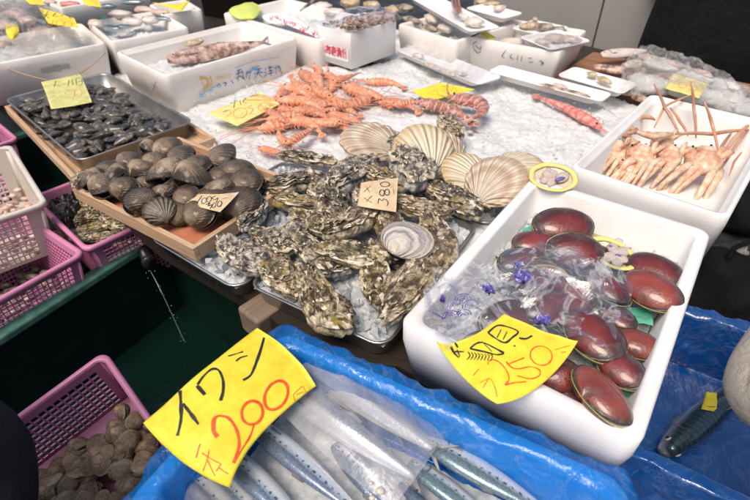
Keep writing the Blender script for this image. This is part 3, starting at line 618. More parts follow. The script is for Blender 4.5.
# ------------------------------------------------------------------ baskets
def basket(label, nl, nr, zr, W, H, mat, cell=.0125, bar=.0028, rim=.007, group=None, taper=.86, t=.003, solid=.03, top=.022):
    c, rz, L = rect(nl, nr, W, zr-H); W = abs(W); o = thing('basket', label, 'basket', c, rz, group)
    def P(u, v, h): k = taper+(1-taper)*h/H; return V((u*k, v*k, h))
    for ax, (Ls, other) in enumerate(((L, W/2), (L, -W/2), (W, L/2), (W, -L/2))):
        mb = MB(); vert = ax < 2; n = max(3, int((Ls-2*solid)/cell)); zs = H-top; m_ = max(2, int((zs-.012)/cell))
        def Q(s, d, h): return P(s, other+(d if other > 0 else -d), h) if vert else P(other+(d if other > 0 else -d), s, h)
        def bx(s0, s1, h0, h1, e=0):
            mb.add([Q(s0, e, h0), Q(s1, e, h0), Q(s1, e, h1), Q(s0, e, h1), Q(s0, -t-e, h0), Q(s1, -t-e, h0), Q(s1, -t-e, h1), Q(s0, -t-e, h1)], [(0, 1, 2, 3), (7, 6, 5, 4), (0, 4, 5, 1), (1, 5, 6, 2), (2, 6, 7, 3), (3, 7, 4, 0)])
        e = Ls/2-.012; bx(-e, e, zs, H); bx(-e, e, 0, .012); bx(-e, -Ls/2+solid, .012, zs); bx(Ls/2-solid, e, .012, zs)
        a0, a1 = -Ls/2+solid, Ls/2-solid
        for i in range(1, n): s = a0+(a1-a0)*i/n; bx(s-bar/2, s+bar/2, .012, zs)
        for i in range(1, m_): h = .012+(zs-.012)*i/m_; bx(a0, a1, h-bar/2, h+bar/2, .0005)
        mb.build('lattice_wall', mat, o, False)
    for k, (sx, sy) in enumerate(((1, 1), (-1, 1), (-1, -1), (1, -1))):    # rounded corners
        rg = []; mb = MB()
        for h in (0, H):
            kk = taper+(1-taper)*h/H; r = .012; rg.append([V(((sx*(L/2-r))*kk+(r+d)*cos(k*PI/2+i*PI/12), (sy*(W/2-r))*kk+(r+d)*sin(k*PI/2+i*PI/12), h)) for d, I in ((0, range(7)), (-t, range(6, -1, -1))) for i in I])
        mb.loft(rg, True, True); mb.build('corner', mat, o)
    rr = rrect(L+.004, W+.004, .022, H, 6); mb = MB()
    mb.loft([[V((p.x*(1+a*2/L), p.y*(1+a*2/W), H+b_)) for p in rr] for a, b_ in ((-.004, -.004), (-.004, .002), (-.001, .004), (.005, .004), (.008, .001), (.008, -.010), (.006, -.010), (.005, -.003), (-.004, -.004))]); mb.build('rim', mat, o)
    fl = MB(); fl.box((0, 0, .002), (L*taper-.01, W*taper-.01, .003)); fl.build('base', mat, o, False); return o, c, rz, L, W
def loc(c, rz, x, y, z): return V((c.x+x*cos(rz)-y*sin(rz), c.y+x*sin(rz)+y*cos(rz), z))
def tray(label, nl, nr, W, zr, H, mat='steel', rc=.03, group=None, name='tray', cat='tray', lip=.006, sl=.97, th=.0015):
    c, rz, L = rect(nl, nr, W, zr-H); W = abs(W); o = thing(name, label, cat, c, rz, group)
    rr = [rrect(L*sl, W*sl, rc, 0), rrect(L, W, rc, H-.002), rrect(L+lip*1.6, W+lip*1.6, rc+.004, H-.004), rrect(L+lip*2, W+lip*2, rc+.004, H-.001), rrect(L+lip*1.4, W+lip*1.4, rc+.003, H+.0015),
          rrect(L, W, rc, H), rrect(L-2*th, W-2*th, rc, H-.004), rrect(L*sl-2*th, W*sl-2*th, rc, .004), rrect(L*sl-.03, W*sl-.03, rc, .0025)]
    MB().loft(rr, True, True).build('shell' if mat.startswith('white') else 'pan', mat, o)
    if not mat.startswith('white'): FOOT.append((c, rz, L, W))
    return o, c, rz, L, W
def pile(n, kind, c, rz, L, W, z0, dz, size, maker, rs, ok=None, zf=None):
    for i in range(n):
        for _ in range(30):
            x, y = rs.uniform(-L/2, L/2), rs.uniform(-W/2, W/2); p = loc(c, rz, x, y, z0+dz*(i/n) if zf is None else z0+zf(x, y)+dz*rs.random())
            if ok is None or ok(p): break
        a = rs.uniform(0, 2*PI); up = V((rs.gauss(0, .45), rs.gauss(0, .45), 1)); maker(frame(p, V((cos(a), sin(a), rs.uniform(-.3, .3))), up, rs.uniform(*size)), i)
# ================================================================== BOX A : purple clams
boxA, LA, WA = container('foam_box', 'white foam box of dark red clams in the right foreground', 'foam box', (398, 323), (641, 448), 1.0, .572*.985, .15, .024, 'foam', .022, group='white foam boxes', floor=.03, taper=.93)
cA, rzA = boxA.location.copy(), boxA.rotation_euler.z
def inA(x, y, z): return loc(cA, rzA, x, y, z)
def humpA(p): return .0
ice_sheet('ice_bed', 'crushed ice under the dark red clams', inA(0, .0, 0), rzA, LA*.92-.04, WA*.92-.045, .928, .006, 110, 160, 'ice_grey', 3)
chunks('ice_chunks', 'loose clear ice pieces beside the red clams', 260, lambda r: inA(r.uniform(-.13, .13)*LA/.37*1.15, r.uniform(-.23, .24), .936+r.random()*.006), (.006, .014), 'ice_lump', 4)
SG = 'dark red clams in the foam box'
surf = [ # px, py, z, ang, half px, tiltdeg, tiltdir, mat, label
 (534, 243, .945, -5, 19, 20, -90, 'surf', 'red clam with a pale glint tucked under the rearmost pair in the box'),
 (563, 226, .957, 0, 27, 18, -80, 'surf', 'flat oval red clam furthest back in the foam box'),
 (574, 252, .952, 8, 27, 10, 90, 'surf', 'broad shiny red clam just in front of the rearmost oval one'),
 (521, 262, .935, -12, 20, 15, -60, 'surf_dk', 'dark olive-edged clam lying against the left wall of the box'),
 (532, 282, .945, 12, 24, 12, 100, 'surf', 'pinkish clam seen through the film near the left wall'),
 (655, 271, .945, 24, 29, 30, -20, 'surf', 'red-brown clam leaning behind another at the right wall'),
 (652, 291, .957, 30, 30, 28, 200, 'surf_or', 'smooth clam with a yellow lip in front of its twin by the right wall'),
 (606, 288, .95, 40, 25, 12, 0, 'surf', 'red clam wrapped in clear film in the centre right of the box'),
 (571, 294, .945, 20, 25, 12, 30, 'surf', 'clam under crumpled film in the middle of the box'),
 (594, 336, .965, 48, 32, 22, 70, 'surf', 'large glossy round-topped clam right of the yellow sign'),
 (637, 344, .94, 20, 24, 15, 40, 'surf_or', 'orange-red clam with a greyish end near the right wall'),
 (621, 369, .947, 40, 26, 12, 90, 'surf', 'dark red clam between the large glossy one and the front corner'),
 (601, 396, .962, 52, 36, 40, 10, 'surf_or', 'biggest clam standing on edge in the front corner of the box'),
 (556, 374, .945, 15, 26, 15, 60, 'surf', 'clam half hidden below the right tip of the yellow sign'),
 (574, 402, .925, 30, 22, 10, 60, 'surf_dk', 'small dark clam low against the near wall of the box'),
 (548, 306, .94, -20, 24, 8, 0, 'surf_dk', 'dark clam under film just above the yellow sign'),
 (508, 322, .93, -10, 26, 8, 0, 'surf', 'dusky clam under film left of the yellow sign'),
 (598, 262, .93, 40, 22, 10, 0, 'surf_dk', 'dark clam lying beneath the open shell'),
 (575, 318, .94, 60, 24, 8, 0, 'surf_or', 'orange clam glimpsed under film above the large glossy one'),
 (480, 352, .92, -30, 22, 8, 0, 'surf_dk', 'dim clam under the left end of the yellow sign'),
 (540, 345, .925, 10, 26, 8, 0, 'surf', 'clam hidden directly under the yellow sign'),
 (617, 318, .935, 35, 20, 20, 60, 'surf_dk', 'small violet-brown clam with a bright yellow edge right of the film'),
]
for i, (x, y, z, a, h, tl, td, mt, lb) in enumerate(surf):
    bivalve('surf'+mt, lay(x, y, z+.026+(.01 if x > 600 else 0), a, h*1.14, V((.35*sin(i*2.1)+(.45 if 'leaning' in lb or 'standing' in lb else 0), -.38+.22*cos(i*1.7), 1))), lb, 'clam', 'red_clam', SG, b=.70, T=.46, mt=mt, lip='lip', bulge=.1, pw=.5, wob=.06, seed=i)
def open_shell(name, M, label, b=.78, group='opened shells showing their flesh', rim='lip_bright', seed=0, fm='flesh'):
    o = thing(name, label, 'opened clam', M=M, group=group); vs, fs = valve_mesh(b, .34, sgn=-1, bulge=0, pw=.6, seed=seed); mesh('valve', vs, fs, ['nacre'], o)
    mb = MB(); mb.loft([[V(((r+.05*noise.noise(V((cos(a)*2, sin(a)*2, seed))))*cos(a), (r+.05*noise.noise(V((cos(a)*2, sin(a)*2, seed))))*b*sin(a), z)) for a in [2*PI*i/48 for i in range(48)]] for r, z in ((1.03, -.03), (1.06, .02), (1.0, .05), (.84, .02), (.82, -.04))]); mb.build('yellow_rim', rim, o)
    mb = MB(); rs = random.Random(seed)
    for k in range(7): mb.ell((rs.uniform(-.42, .42), rs.uniform(-.3, .3)*b, -.08+rs.random()*.06), (rs.uniform(.22, .42), rs.uniform(.14, .26), .12), Matrix.Rotation(rs.uniform(0, 3), 4, 'Z'), 14, 8, .35, k+seed)
    mb.build('flesh', fm, o); mb = MB(); mb.ell((.2, -.3*b, .03), (.22, .09, .06), Matrix.Rotation(.8, 4, 'Z'), 12, 8, .3, 2); mb.ell((-.25, .2, .03), (.1, .05, .05), nu=10, nv=6, nz=.3); mb.build('dark_gut', 'violet_ink', o); return o
open_shell('open_clam', lay(553, 177, 1.012, 15, 24, V((-.1, -.3, 1))), 'opened shell with a bright yellow rim resting on the corner of the foam box', .8, seed=1)
open_shell('open_clam', lay(612, 253, .985, 36, 26, V((-.15, -.15, 1))), 'opened shell with a pale yellow rim among the dark red clams', .62, seed=4)
open_shell('open_clam', lay(549, 275, .975, 10, 20, V((0, -.2, 1))), 'opened shell bundled inside the clear film with purple print', .7, seed=6, rim='lip', fm='flesh_pink')
open_shell('open_clam', lay(590, 240, .965, 15, 16, V((0, -.2, 1))), 'small opened shell behind the pale yellow rimmed one', .7, seed=8, rim='lip', fm='flesh_pink')
for k, (x, y, z, a, h, lb) in enumerate(((636, 315, .955, 10, 17, 'green plastic leaf sheet by the right wall'), (536, 232, .95, 30, 14, 'green plastic sheet tip behind the rearmost clams'), (626, 393, .95, 100, 20, 'green plastic sheet beside the biggest clam'))):
    c_ = [[(x+h*i, y+h*.45*j+(3 if i*j else 0), z+.004*((i+j) % 2)) for i in (-1, 0, 1)] for j in (-1, 0, 1)]
    paper_thing('plastic_sheet', lb, 'plastic sheet', c_, 'green_film', group='green plastic dividers', wob=.004, seed=k)
# crumpled clear film with purple print over the left clams
def print_on(S, O, parent, sts, w, mt='violet_ink', part='print'):
    def nrm(s, t): a = S(s+.01, t)-S(s-.01, t); b2 = S(s, t+.01)-S(s, t-.01); q = a.cross(b2).normalized(); return q if q.z > 0 else -q
    def place(x, y): s, t = inv(S, x, y); return S(s, t), nrm(s, t)
    mb = ribbons(sts, place, w); mb.v = [p-O+V((0, 0, .004)) for p in mb.v]; return mb.build(part, mt, parent, False)
C1 = [[(424, 292, 1.003), (485, 262, .99), (600, 258, 1.005)], [(428, 325, 1.003), (500, 300, 1.0), (618, 300, 1.01)], [(440, 352, 1.003), (510, 348, .995), (600, 350, 1.003)]]
f1 = film_thing('plastic_film', 'crumpled clear film with purple wave print over the clams left of the sign', 'plastic film', C1, 'film', .013, 11, 90, seed=2, edge=.15)
S1 = bq([[at(*p) for p in r] for r in C1])
arcs = []
for cx, cy in ((455, 308), (463, 318), (450, 319), (470, 308), (462, 302)):
    for r in (2.5, 5, 7.5): arcs.append(oval(cx, cy, r*1.1, r*.8, -.3, 8, PI)[:5])
print_on(S1, f1.location, f1, arcs, .0016)
print_on(S1, f1.location, f1, [[(432, 314), (444, 321)], (.0012, [(437, 290), (447, 285), (456, 294)]), [(444, 321), (448, 313)]], .0024)
rs = random.Random(3); bl = MB()
for cx, cy, w, n in ((489, 292, 8, 16), (527, 281, 13, 20), (540, 322, 9, 14), (518, 268, 7, 8), (442, 302, 4, 3)):
    c0 = S1(*inv(S1, cx, cy)); bl = MB(); k_ = w*.0011; nu = 26
    for ly in range(3):      # a gathered, folded patch of printed film
        rg = []
        for q in range(6):
            u = q/5; rg.append([c0+V((cos(a)*u*k_*(1+.4*noise.noise(V((cos(a), sin(a), cx+ly)))), sin(a)*u*k_*(1+.4*noise.noise(V((cos(a), sin(a), cy+ly)))), .004+.003*ly+.010*noise.noise(V((cos(a)*u*4, sin(a)*u*4, cx*.3+ly))))) for a in [2*PI*i/nu for i in range(nu)]])
        bl.loft(rg); c0 = c0+V((rs.uniform(-.5, .5)*k_, rs.uniform(-.5, .5)*k_, 0))
    bl.v = [p-f1.location for p in bl.v]; bl.build('gathered_print', 'violet_ink', f1)
film_thing('plastic_film', 'clear film bag stretched over the opened shell at the back of the clams', 'plastic film', [[(505, 250, .995), (560, 245, 1.0), (620, 262, .995)], [(500, 270, .995), (570, 268, 1.008), (632, 290, .995)], [(508, 295, .99), (570, 290, 1.0), (625, 322, .985)]], 'film', .012, 11, 80, seed=8, edge=.2)
film_thing('plastic_film', 'loose flap of clear film hanging over the left rim of the clam box', 'plastic film', [[(436, 268, 1.01), (450, 276, 1.01), (462, 285, 1.0)], [(430, 285, 1.012), (440, 292, 1.0), (455, 300, .985)], [(424, 300, 1.008), (432, 312, .99), (444, 325, .975)]], 'film', .006, 22, 22, True, seed=11, edge=.2)
# ------------------------------------------------------------------ yellow sign on the clam box
g250 = 'yellow price cards with marker writing'
blk = [[(488, 333), (497, 326), (507, 327), (518, 332), (512, 338), (505, 343), (496, 339), (488, 333)], (.0018, [(497, 338), (501, 330)]), (.0018, [(503, 340), (507, 332)]), [(519, 338.5), (526, 339), (532, 336)], (.004, [(513.5, 346), (515.5, 346.5)]),
  [(470, 349), (476, 344), (483, 343), (494, 348), (504, 353.5)], [(470, 349), (484, 352), (496, 355), (504, 354)], (.0014, [(482, 342), (492, 352)]),
  *[(.0014, [(468+k*3.2, 352+k*.5), (470+k*3.2, 356), (467+k*3.4, 360+k*.2)]) for k in range(8)], (.003, [(451, 347), (454, 353), (459, 358)]), (.0025, [(455, 343), (458, 348)]), (.0025, [(452, 352), (464, 352)]), (.002, [(457, 350), (460, 357)])]
org = [[(488, 365), (489, 361), (494, 360), (501, 364), (507, 372), (509, 380), (505, 385), (514, 383), (526, 382)], [(524, 358), (517, 361), (509, 364)], [(506, 362), (512, 368), (520, 369), (530, 367), (539, 370), (539, 376), (530, 379), (517, 376)], oval(541, 356, 11, 9.5, .3, 12, 2.2),
  (.001, [(555, 350), (562, 348), (570, 346)]), (.001, [(561, 353), (566, 352)]), (.0012, [(473, 376), (479, 369)]), (.0012, [(480, 383), (490, 379), (495, 388), (497, 397)]), (.0012, [(483, 388), (489, 378)])]
paper_thing('price_sign', 'yellow handwritten card reading 250 stuck over the near rim of the red clam box', 'price sign',
  [[(436, 341, 1.0), (464, 340, 1.012), (504, 314, 1.02)], [(462, 376, 1.006), (506, 359, 1.018), (545, 331, 1.016)], [(497, 404, 1.004), (541, 385, 1.012), (578, 341, 1.018)]], 'yellow', [('black_writing', 'ink', .0032, blk), ('orange_writing', 'orange_ink', .002, org)], wob=.004, group=g250, n=26, seed=2)
# ================================================================== SARDINE BOX with blue bag
Lc, Rc = at(282, 330, .945), at(632, 484, .945)
boxS, LS, WS = container('foam_box', 'foam box of sardines lined with a blue bag in the front', 'foam box', Lc, Rc, .945, -.345, .13, .024, 'foam', .03, group='white foam boxes', floor=.03)
cS, rzS = boxS.location.copy(), boxS.rotation_euler.z
def inS(x, y, z): return loc(cS, rzS, x, y, z)
def resample(R_, n):
    d = [0]; m_ = len(R_)
    for i in range(m_): d.append(d[-1]+(R_[(i+1) % m_]-R_[i]).length)
    out = []; k = 0
    for i in range(n):
        t = d[-1]*i/n
        while d[k+1] < t: k += 1
        u = (t-d[k])/max(1e-9, d[k+1]-d[k]); out.append(R_[k].lerp(R_[(k+1) % m_], u))
    return out
def liner(label, c, rz, L, W, H, t, drop, mat, seed, base, n=320, amp=.008, inner_z=.04, flare=.03, ctop=.008, crinkle=True):
    prof = []
    for k in range(5): u = k/4; prof.append((L-2*t-.05-.01*(1-u)-.02*(1-u), W-2*t-.05-.03*(1-u), .02, inner_z+.002*u))
    for k in range(1, 12): u = k/11; prof.append((L-2*t-.06+.05*u, W-2*t-.06+.05*u, .025, inner_z+(H-inner_z)*u))
    for k in range(1, 8): u = k/7; prof.append((L-2*t-.01+(2*t+.022)*u, W-2*t-.01+(2*t+.022)*u, .03, H+ctop))
    for k in range(1, 13): u = k/12; prof.append((L+.012+flare*u, W+.012+flare*u, .035, H+ctop-drop*u))
    rings = []
    for ri, (l, w, r, z) in enumerate(prof):
        R_ = resample(rrect(l, w, r, z, 8), n); o2 = []
        for i, p in enumerate(R_):
            a = p.normalized(); a.z = 0; q = V((p.x*11, p.y*11, z*13+seed)); rr = (1-abs(noise.noise(q))*2.4)*.6+.4*(1-abs(noise.noise(q*2.4+V((0, 0, 4))))*2.4); f = amp*(rr-.25); f2 = 1.0 if ri > 4 else .3
            out = ri > 22; q2 = p+V((a.x*f*f2, a.y*f*f2, (f*.45 if 14 < ri < 24 else 0)*f2))
            if ri > 22: q2.z += .03*noise.noise(V((p.x*9, p.y*9, seed+9)))*((ri-22)/10); q2 += a*.012*noise.noise(V((p.x*24, p.y*24, 2)))*((ri-22)/10)
            if not out and 5 <= ri <= 15: q2 -= a*.004*(1+noise.noise(q*1.4))
            g = 1 if ri > 4 else .3; q3 = V((p.x*19+p.y*8, p.y*19-p.x*6, z*26+seed)); rg = (1-abs(noise.noise(q3))*3); q2 += (a+V((0, 0, .7)))*(.0032*(rg-.3)*g)+V((noise.noise(q3*3), noise.noise(q3*3+V((5, 0, 0))), noise.noise(q3*3+V((0, 7, 0)))))*.0008*g
            o2.append(q2)
        rings.append(o2)
    mb = MB(); mb.loft(rings, True, False); o = mb.build('bag_liner', mat); o.location = c; o.rotation_euler.z = rz; return tag(o, label, 'plastic bag')
liner('bright blue crinkled plastic bag folded over the rim of the sardine box', cS, rzS, LS, WS, .13, .024, .085, 'blue_film', 1, 0, amp=.011)
M_ = at(620, 500, .9)
ice_sheet('ice_bed', 'ice under the sardines', inS(0, 0, 0), rzS, LS-.12, WS-.12, .862, .005, 60, 40, 'ice_grey', 5)
fg = 'sardines in the blue bag'
def fishpx(lb, hx, hy, tx, ty, z, H, mt, roll=0, Wd=.55, group=fg, name='sardine', curve=0, z2=None, **k):
    a, c = at(hx, hy, z), at(tx, ty, z if z2 is None else z2); d = c-a; L = d.length; X = d.normalized(); up = V((0, 0, 1)); side = up.cross(X).normalized()
    z_ = (up*cos(R(roll))+side*sin(R(roll))).normalized(); return fish(name, lb, frame((a+c)/2, X, z_), L, H, mt, Wd, group, 'fish', curve, **k)
fishpx('dark blue-backed sardine with a row of spots coming out under the sardine sign', 240, 412, 372, 524, .905, .043, 'sardine', -72)
fishpx('spotted grey sardine just left of the dark blue-backed one', 212, 440, 322, 545, .9, .042, 'sardine', -72)
fishpx('dark sardine at the lower left below the orange figure 2', 178, 462, 262, 550, .895, .042, 'sardine', -72)
fishpx('third spotted sardine between the two lower left ones', 195, 452, 292, 552, .885, .038, 'sardine', -72)
fishpx('pale-bellied sardine with its tail fin showing near the pack edge', 268, 372, 424, 486, .908, .046, 'belly', 60, curve=.15)
fishpx('pale-bellied sardine beside the blue liner with a dark tail fin', 300, 356, 443, 456, .905, .046, 'belly', 62, curve=-.1)
fishpx('topmost pale sardine half wrapped by the blue liner', 262, 345, 405, 432, .893, .045, 'belly', 75)
fishpx('teal-backed spotted sardine right of the milky pack', 418, 436, 560, 520, .905, .046, 'sardine_teal', -74)
fishpx('sardine with a pale back below the teal-backed one', 404, 458, 520, 545, .9, .042, 'sardine_teal', -62)
fishpx('slim sardine lowest at the bottom edge of the photo right of the pack', 396, 480, 480, 560, .89, .038, 'sardine', -30)
fishpx('sardine deep under the milky pack', 330, 440, 420, 540, .89, .04, 'sardine', -72)
pk = [[(268, 398, .925), (292, 378, .935), (322, 362, .93)], [(322, 452, .93), (352, 425, .948), (382, 398, .935)], [(392, 508, .925), (415, 478, .935), (438, 446, .928)]]
film_thing('plastic_pack', 'milky plastic pack over two pale sardines', 'plastic pack', pk, 'film_pack', .004, 7, 50, seed=4, ridged=False)
film_thing('plastic_pack', 'second milky plastic pack along the blue liner', 'plastic pack', [[(300, 366, .93), (314, 358, .935), (332, 350, .925)], [(360, 408, .935), (376, 396, .94), (392, 386, .93)], [(428, 452, .93), (436, 446, .935), (445, 440, .925)]], 'film_pack', .003, 9, 40, seed=6, ridged=False)
film_thing('plastic_pack', 'corner of a milky pack at the bottom left beside the sardines', 'plastic pack', [[(160, 498, .9), (172, 485, .905), (184, 473, .9)], [(190, 515, .9), (200, 500, .91), (205, 490, .905)], [(215, 540, .9), (225, 520, .905), (235, 505, .9)]], 'film_pack', .003, 9, 30, seed=7, ridged=False)
mb = MB(); rs = random.Random(2)
for k, (x, y, r) in enumerate(((371, 483, .0035), (380, 491, .006), (372, 498, .004), (366, 492, .002))): p = at(x, y, .946); mb.ell(p, (r, r*.8, r*.5), None, 10, 6, .4, k)
tag(mb.build('roe_crumbs', 'nacre'), 'few cream crumbs lying on the milky sardine pack', 'crumbs')
# sardine sign
blk = [(.0052, [(180, 391), (181, 405), (181, 420), (177.5, 436)]), (.0048, [(183, 404), (190, 413), (198.5, 424.5)]), (.0045, [(197, 386), (201, 390.5), (205, 395)]), (.0042, [(197.5, 385), (204, 376), (212, 369.5), (219, 371), (223, 381), (223, 392), (220.5, 401)]),
  (.0026, [(228, 356.5), (235, 354.5), (243, 352)]), (.0026, [(236, 361.5), (240.5, 358), (247.5, 356)]), (.0045, [(264, 338), (260, 352), (253, 371), (249, 377), (243, 380.5)])]
org = [(.0052, [(217.5, 437), (213.5, 431), (214, 420), (218, 416)]), (.004, [(218, 416), (228, 418), (236, 429), (239, 443), (237, 453), (233.5, 463)]), (.0024, [(233.5, 463), (242, 449), (250, 436), (254, 424)]), oval(252, 413, 11, 12.5, .3, 14, 1.2), (.0018, oval(252, 413, 9.6, 11, .3, 14, 1.0)), oval(276, 395.5, 11, 16, .5, 14, 2.0), (.0018, oval(276, 395.5, 9.8, 14.5, .5, 14, 2.2)),
  (.001, [(293, 395), (294, 399), (295, 402)]), (.001, [(293, 395), (299, 389), (303, 387), (306, 395)]), (.001, [(296, 395), (303, 392)]),
  (.0014, [(200, 444), (198, 451), (196, 458)]), (.0014, [(202, 453), (211, 459), (221, 464)]), (.0014, [(209, 450), (207, 460), (203, 471)]), (.0014, [(207, 459), (211, 468), (215, 476)]), (.0014, [(216, 471.5), (221, 464)]), (.0014, [(219, 468), (228, 474)])]
paper_thing('price_sign', 'large yellow handwritten card for sardines reading 200 in orange at the front left', 'price sign',
  [[(143, 423, .985), (200, 373, .99), (257, 328, .975)], [(184, 463, .965), (226, 413, .985), (291, 353, .975)], [(230, 488, .945), (259, 437, .962), (316, 386, .955)]], 'yellow', [('black_writing', 'ink', .004, blk), ('orange_writing', 'orange_ink', .0028, org)], wob=.004, group=g250, n=30, seed=5)
# support under the sardine box
s_ = thing('box_stand', 'low dark stand carrying the sardine box', 'stand', (cS.x, cS.y, 0), rzS)
o = MB().box((0, 0, .795), (LS*.9, WS*.9, .036)).build('stand_top', 'wood_dark', s_, False)
for i in (-1, 1):
    for j in (-1, 1): MB().box((i*LS*.4, j*WS*.38, .388), (.05, .05, .776)).build('leg', 'wood_dark', s_, False)
# ================================================================== TRAYS with ice
uT = (at(380, 345, .9)-at(250, 284, .9)).normalized()
tr1, c1, rz1, L1, W1 = tray('shallow steel tray of ice holding the oysters', at(250, 284, .9), at(384, 346, .9), .43, .9, .045, group='steel trays on the bench')
tr3, c3, rz3, L3, W3 = tray('steel tray of ice showing below the wooden clam crate', at(151, 237, .892), at(236, 288, .892), .45, .892, .04, group='steel trays on the bench')
nr = at(491, 224, .892); tr2, c2, rz2, L2, W2 = tray('steel tray of ice under the big scallops', nr-uT*.36, nr, .24, .892, .04, group='steel trays on the bench')
for nm, c_, rz_, L_, W_, z_, sd, lb in (('ice_bed', c1, rz1, L1, W1, .884, 1, 'wet crushed ice in the oyster tray'), ('ice_bed', c3, rz3, L3, W3, .879, 2, 'wet crushed ice in the tray below the wooden crate'), ('ice_bed', c2, rz2, L2, W2, .88, 3, 'wet crushed ice under the scallops')):
    ice_sheet(nm, lb, c_, rz_, L_-.008, W_-.008, z_, .005, 100, 120, 'ice_grey', sd)
    chunks('ice_chunks', 'clear ice chunks: '+lb, 420, (lambda c_, rz_, L_, W_, z_: lambda r: loc(c_, rz_, r.uniform(-.47, .47)*L_, r.uniform(-.47, .47)*W_, z_+.004+r.random()*.006))(c_, rz_, L_, W_, z_), (.007, .016), 'ice_lump', sd)
# ------------------------------------------------------------------ oysters
oy = [ # px py z ang hl hw mat  label
 (308, 159, .925, 8, 28, 9, 'oy_dark', 'slim dark oyster furthest back left, pointing at the scallops'),
 (292, 183, .935, -15, 30, 15, 'oy_dark', 'knobbly dark oyster on the back left of the heap'),
 (300, 205, .925, 12, 36, 13, 'oy_olive', 'long dark oyster across the left of the heap'),
 (350, 172, .94, -40, 25, 14, 'oy_pale', 'grey and white flaking oyster left of the big scallop'),
 (324, 190, .925, 40, 26, 12, 'oy_dark', 'dark oyster wedged between the grey flaking one and the long one'),
 (408, 165, .96, 55, 24, 14, 'oy_pale', 'mottled pale oyster leaning on the cream scallop'),
 (385, 178, .94, 15, 26, 15, 'oy_tan', 'tan oyster just behind the brown price tag'),
 (250, 212, .93, -60, 17, 9, 'oy_pale', 'small pale oyster at the corner of the wooden crate'),
 (350, 222, .955, -25, 27, 16, 'oy_tan', 'yellow-crusted oyster in the middle of the heap'),
 (318, 222, .945, 18, 30, 12, 'oy_olive', 'olive oyster between the yellow-crusted one and the dark left ones'),
 (278, 238, .935, 10, 26, 16, 'oy_dark', 'blackish oyster with white flecks on the left side'),
 (241, 254, .925, 30, 25, 15, 'oy_pale', 'frilly striped oyster overhanging the left edge of the heap'),
 (418, 205, .945, 12, 34, 13, 'oy_tan', 'brown layered oyster right of the price tag'),
 (450, 198, .935, 28, 34, 14, 'oy_dark', 'black rugged oyster pointing right toward the brown scallop'),
 (350, 254, .95, 8, 36, 15, 'oy_olive', 'long flat oyster lying across the front of the heap'),
 (310, 252, .935, 35, 26, 13, 'oy_dark', 'dark oyster beneath the long flat one'),
 (284, 279, .93, 25, 26, 17, 'oy_olive', 'olive-crusted oyster at the front left on the ice'),
 (328, 301, .925, 52, 34, 19, 'oy_olive', 'large yellowish oyster lowest in the heap, near the blue bag'),
 (378, 272, .935, 84, 32, 12, 'oy_olive', 'narrow upright oyster in front of the pale smooth shell'),
 (418, 274, .955, -52, 46, 17, 'oy_tan', 'longest tan oyster beside the rim of the clam box'),
 (400, 258, .92, 40, 26, 13, 'oy_dark', 'dark oyster under the pale smooth shell'),
 (437, 232, .945, 60, 22, 12, 'oy_tan', 'short tan oyster standing right of the pale smooth shell'),
]
for k, (x, y, z, a, hl, hw, mt) in enumerate(((268, 258, .915, 50, 20, 11, 'oy_tan'), (334, 208, .94, 70, 20, 11, 'oy_dark'), (372, 204, .94, 30, 22, 12, 'oy_pale'), (330, 268, .922, -10, 22, 12, 'oy_pale'), (388, 222, .945, 75, 20, 10, 'oy_tan'), (300, 232, .935, -35, 22, 12, 'oy_pale'))):
    oy.append((x, y, z, a, hl, hw, mt, 'small rough oyster filling a gap in the middle of the heap'))
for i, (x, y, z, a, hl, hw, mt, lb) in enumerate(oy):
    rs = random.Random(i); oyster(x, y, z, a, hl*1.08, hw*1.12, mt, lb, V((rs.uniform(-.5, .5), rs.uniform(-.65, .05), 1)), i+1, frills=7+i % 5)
bivalve('cream', lay(407, 240, .985, 30, 27, V((.1, -.45, 1))), 'smooth pale shell with grey bands on top of the oysters', 'shell', 'smooth_shell', b=.72, T=.38, mt='cream_valve', bulge=.2, pw=.6)
# scallops
def scallop(px, py, z, ang, hp, up, mt, label, seed, b=.94):
    M = lay(px, py, z, ang, hp*1.13, V((up.x, up.y*1.45, 1)), True); r = thing('scallop', label, 'scallop', M=M, group='large scallops behind the oysters')
    vs, fs = valve_mesh(b, .36, 26, .035, 26, 208, 1, seed, .02, .1, .62, 1); mesh('valve', vs, fs, mt, r)
    vs, fs = valve_mesh(b, .16, 26, .03, 14, 104, -1, seed, .02, .1, .62, 1); mesh('valve', vs, fs, mt, r)
    e = MB(); e.loft([[V((-.42, -b+.02, .03)), V((.42, -b+.02, .03)), V((.42, -b+.02, -.03)), V((-.42, -b+.02, -.03))], [V((-.34, -b+.3, .05)), V((.34, -b+.3, .05)), V((.34, -b+.3, -.04)), V((-.34, -b+.3, -.04))]], True, True); e.build('hinge_ear', mt, r, False); return r
scallop(372, 142, .945, -32, 30, V((-.25, -.45, 1)), 'scallop', 'pinkish fan-shaped scallop furthest left behind the oysters', 1)
scallop(443, 148, .93, -20, 22, V((.1, -.35, 1)), 'scallop', 'scallop half hidden behind the cream one', 2)
scallop(424, 152, .965, -8, 29, V((0, -.55, 1)), 'scallop_pale', 'cream fan scallop standing in the middle with a crusted edge', 3)
scallop(468, 174, .945, -25, 26, V((-.1, -.4, 1)), 'scallop_pale', 'pale ribbed scallop partly behind the brown one', 4)
scallop(519, 166, .935, 35, 23, V((.1, -.3, 1)), 'scallop_pale', 'yellow-edged scallop tucked behind the brown one at the right', 5)
scallop(497, 181, .965, 24, 30, V((.15, -.55, 1)), 'scallop', 'big brown ribbed scallop in front beside the foam box', 6)
oyster(448, 128, .94, 50, 14, 8, 'oy_tan', 'crust of shell debris on the edge of the cream scallop', seed=44, group='oysters heaped in the middle tray')
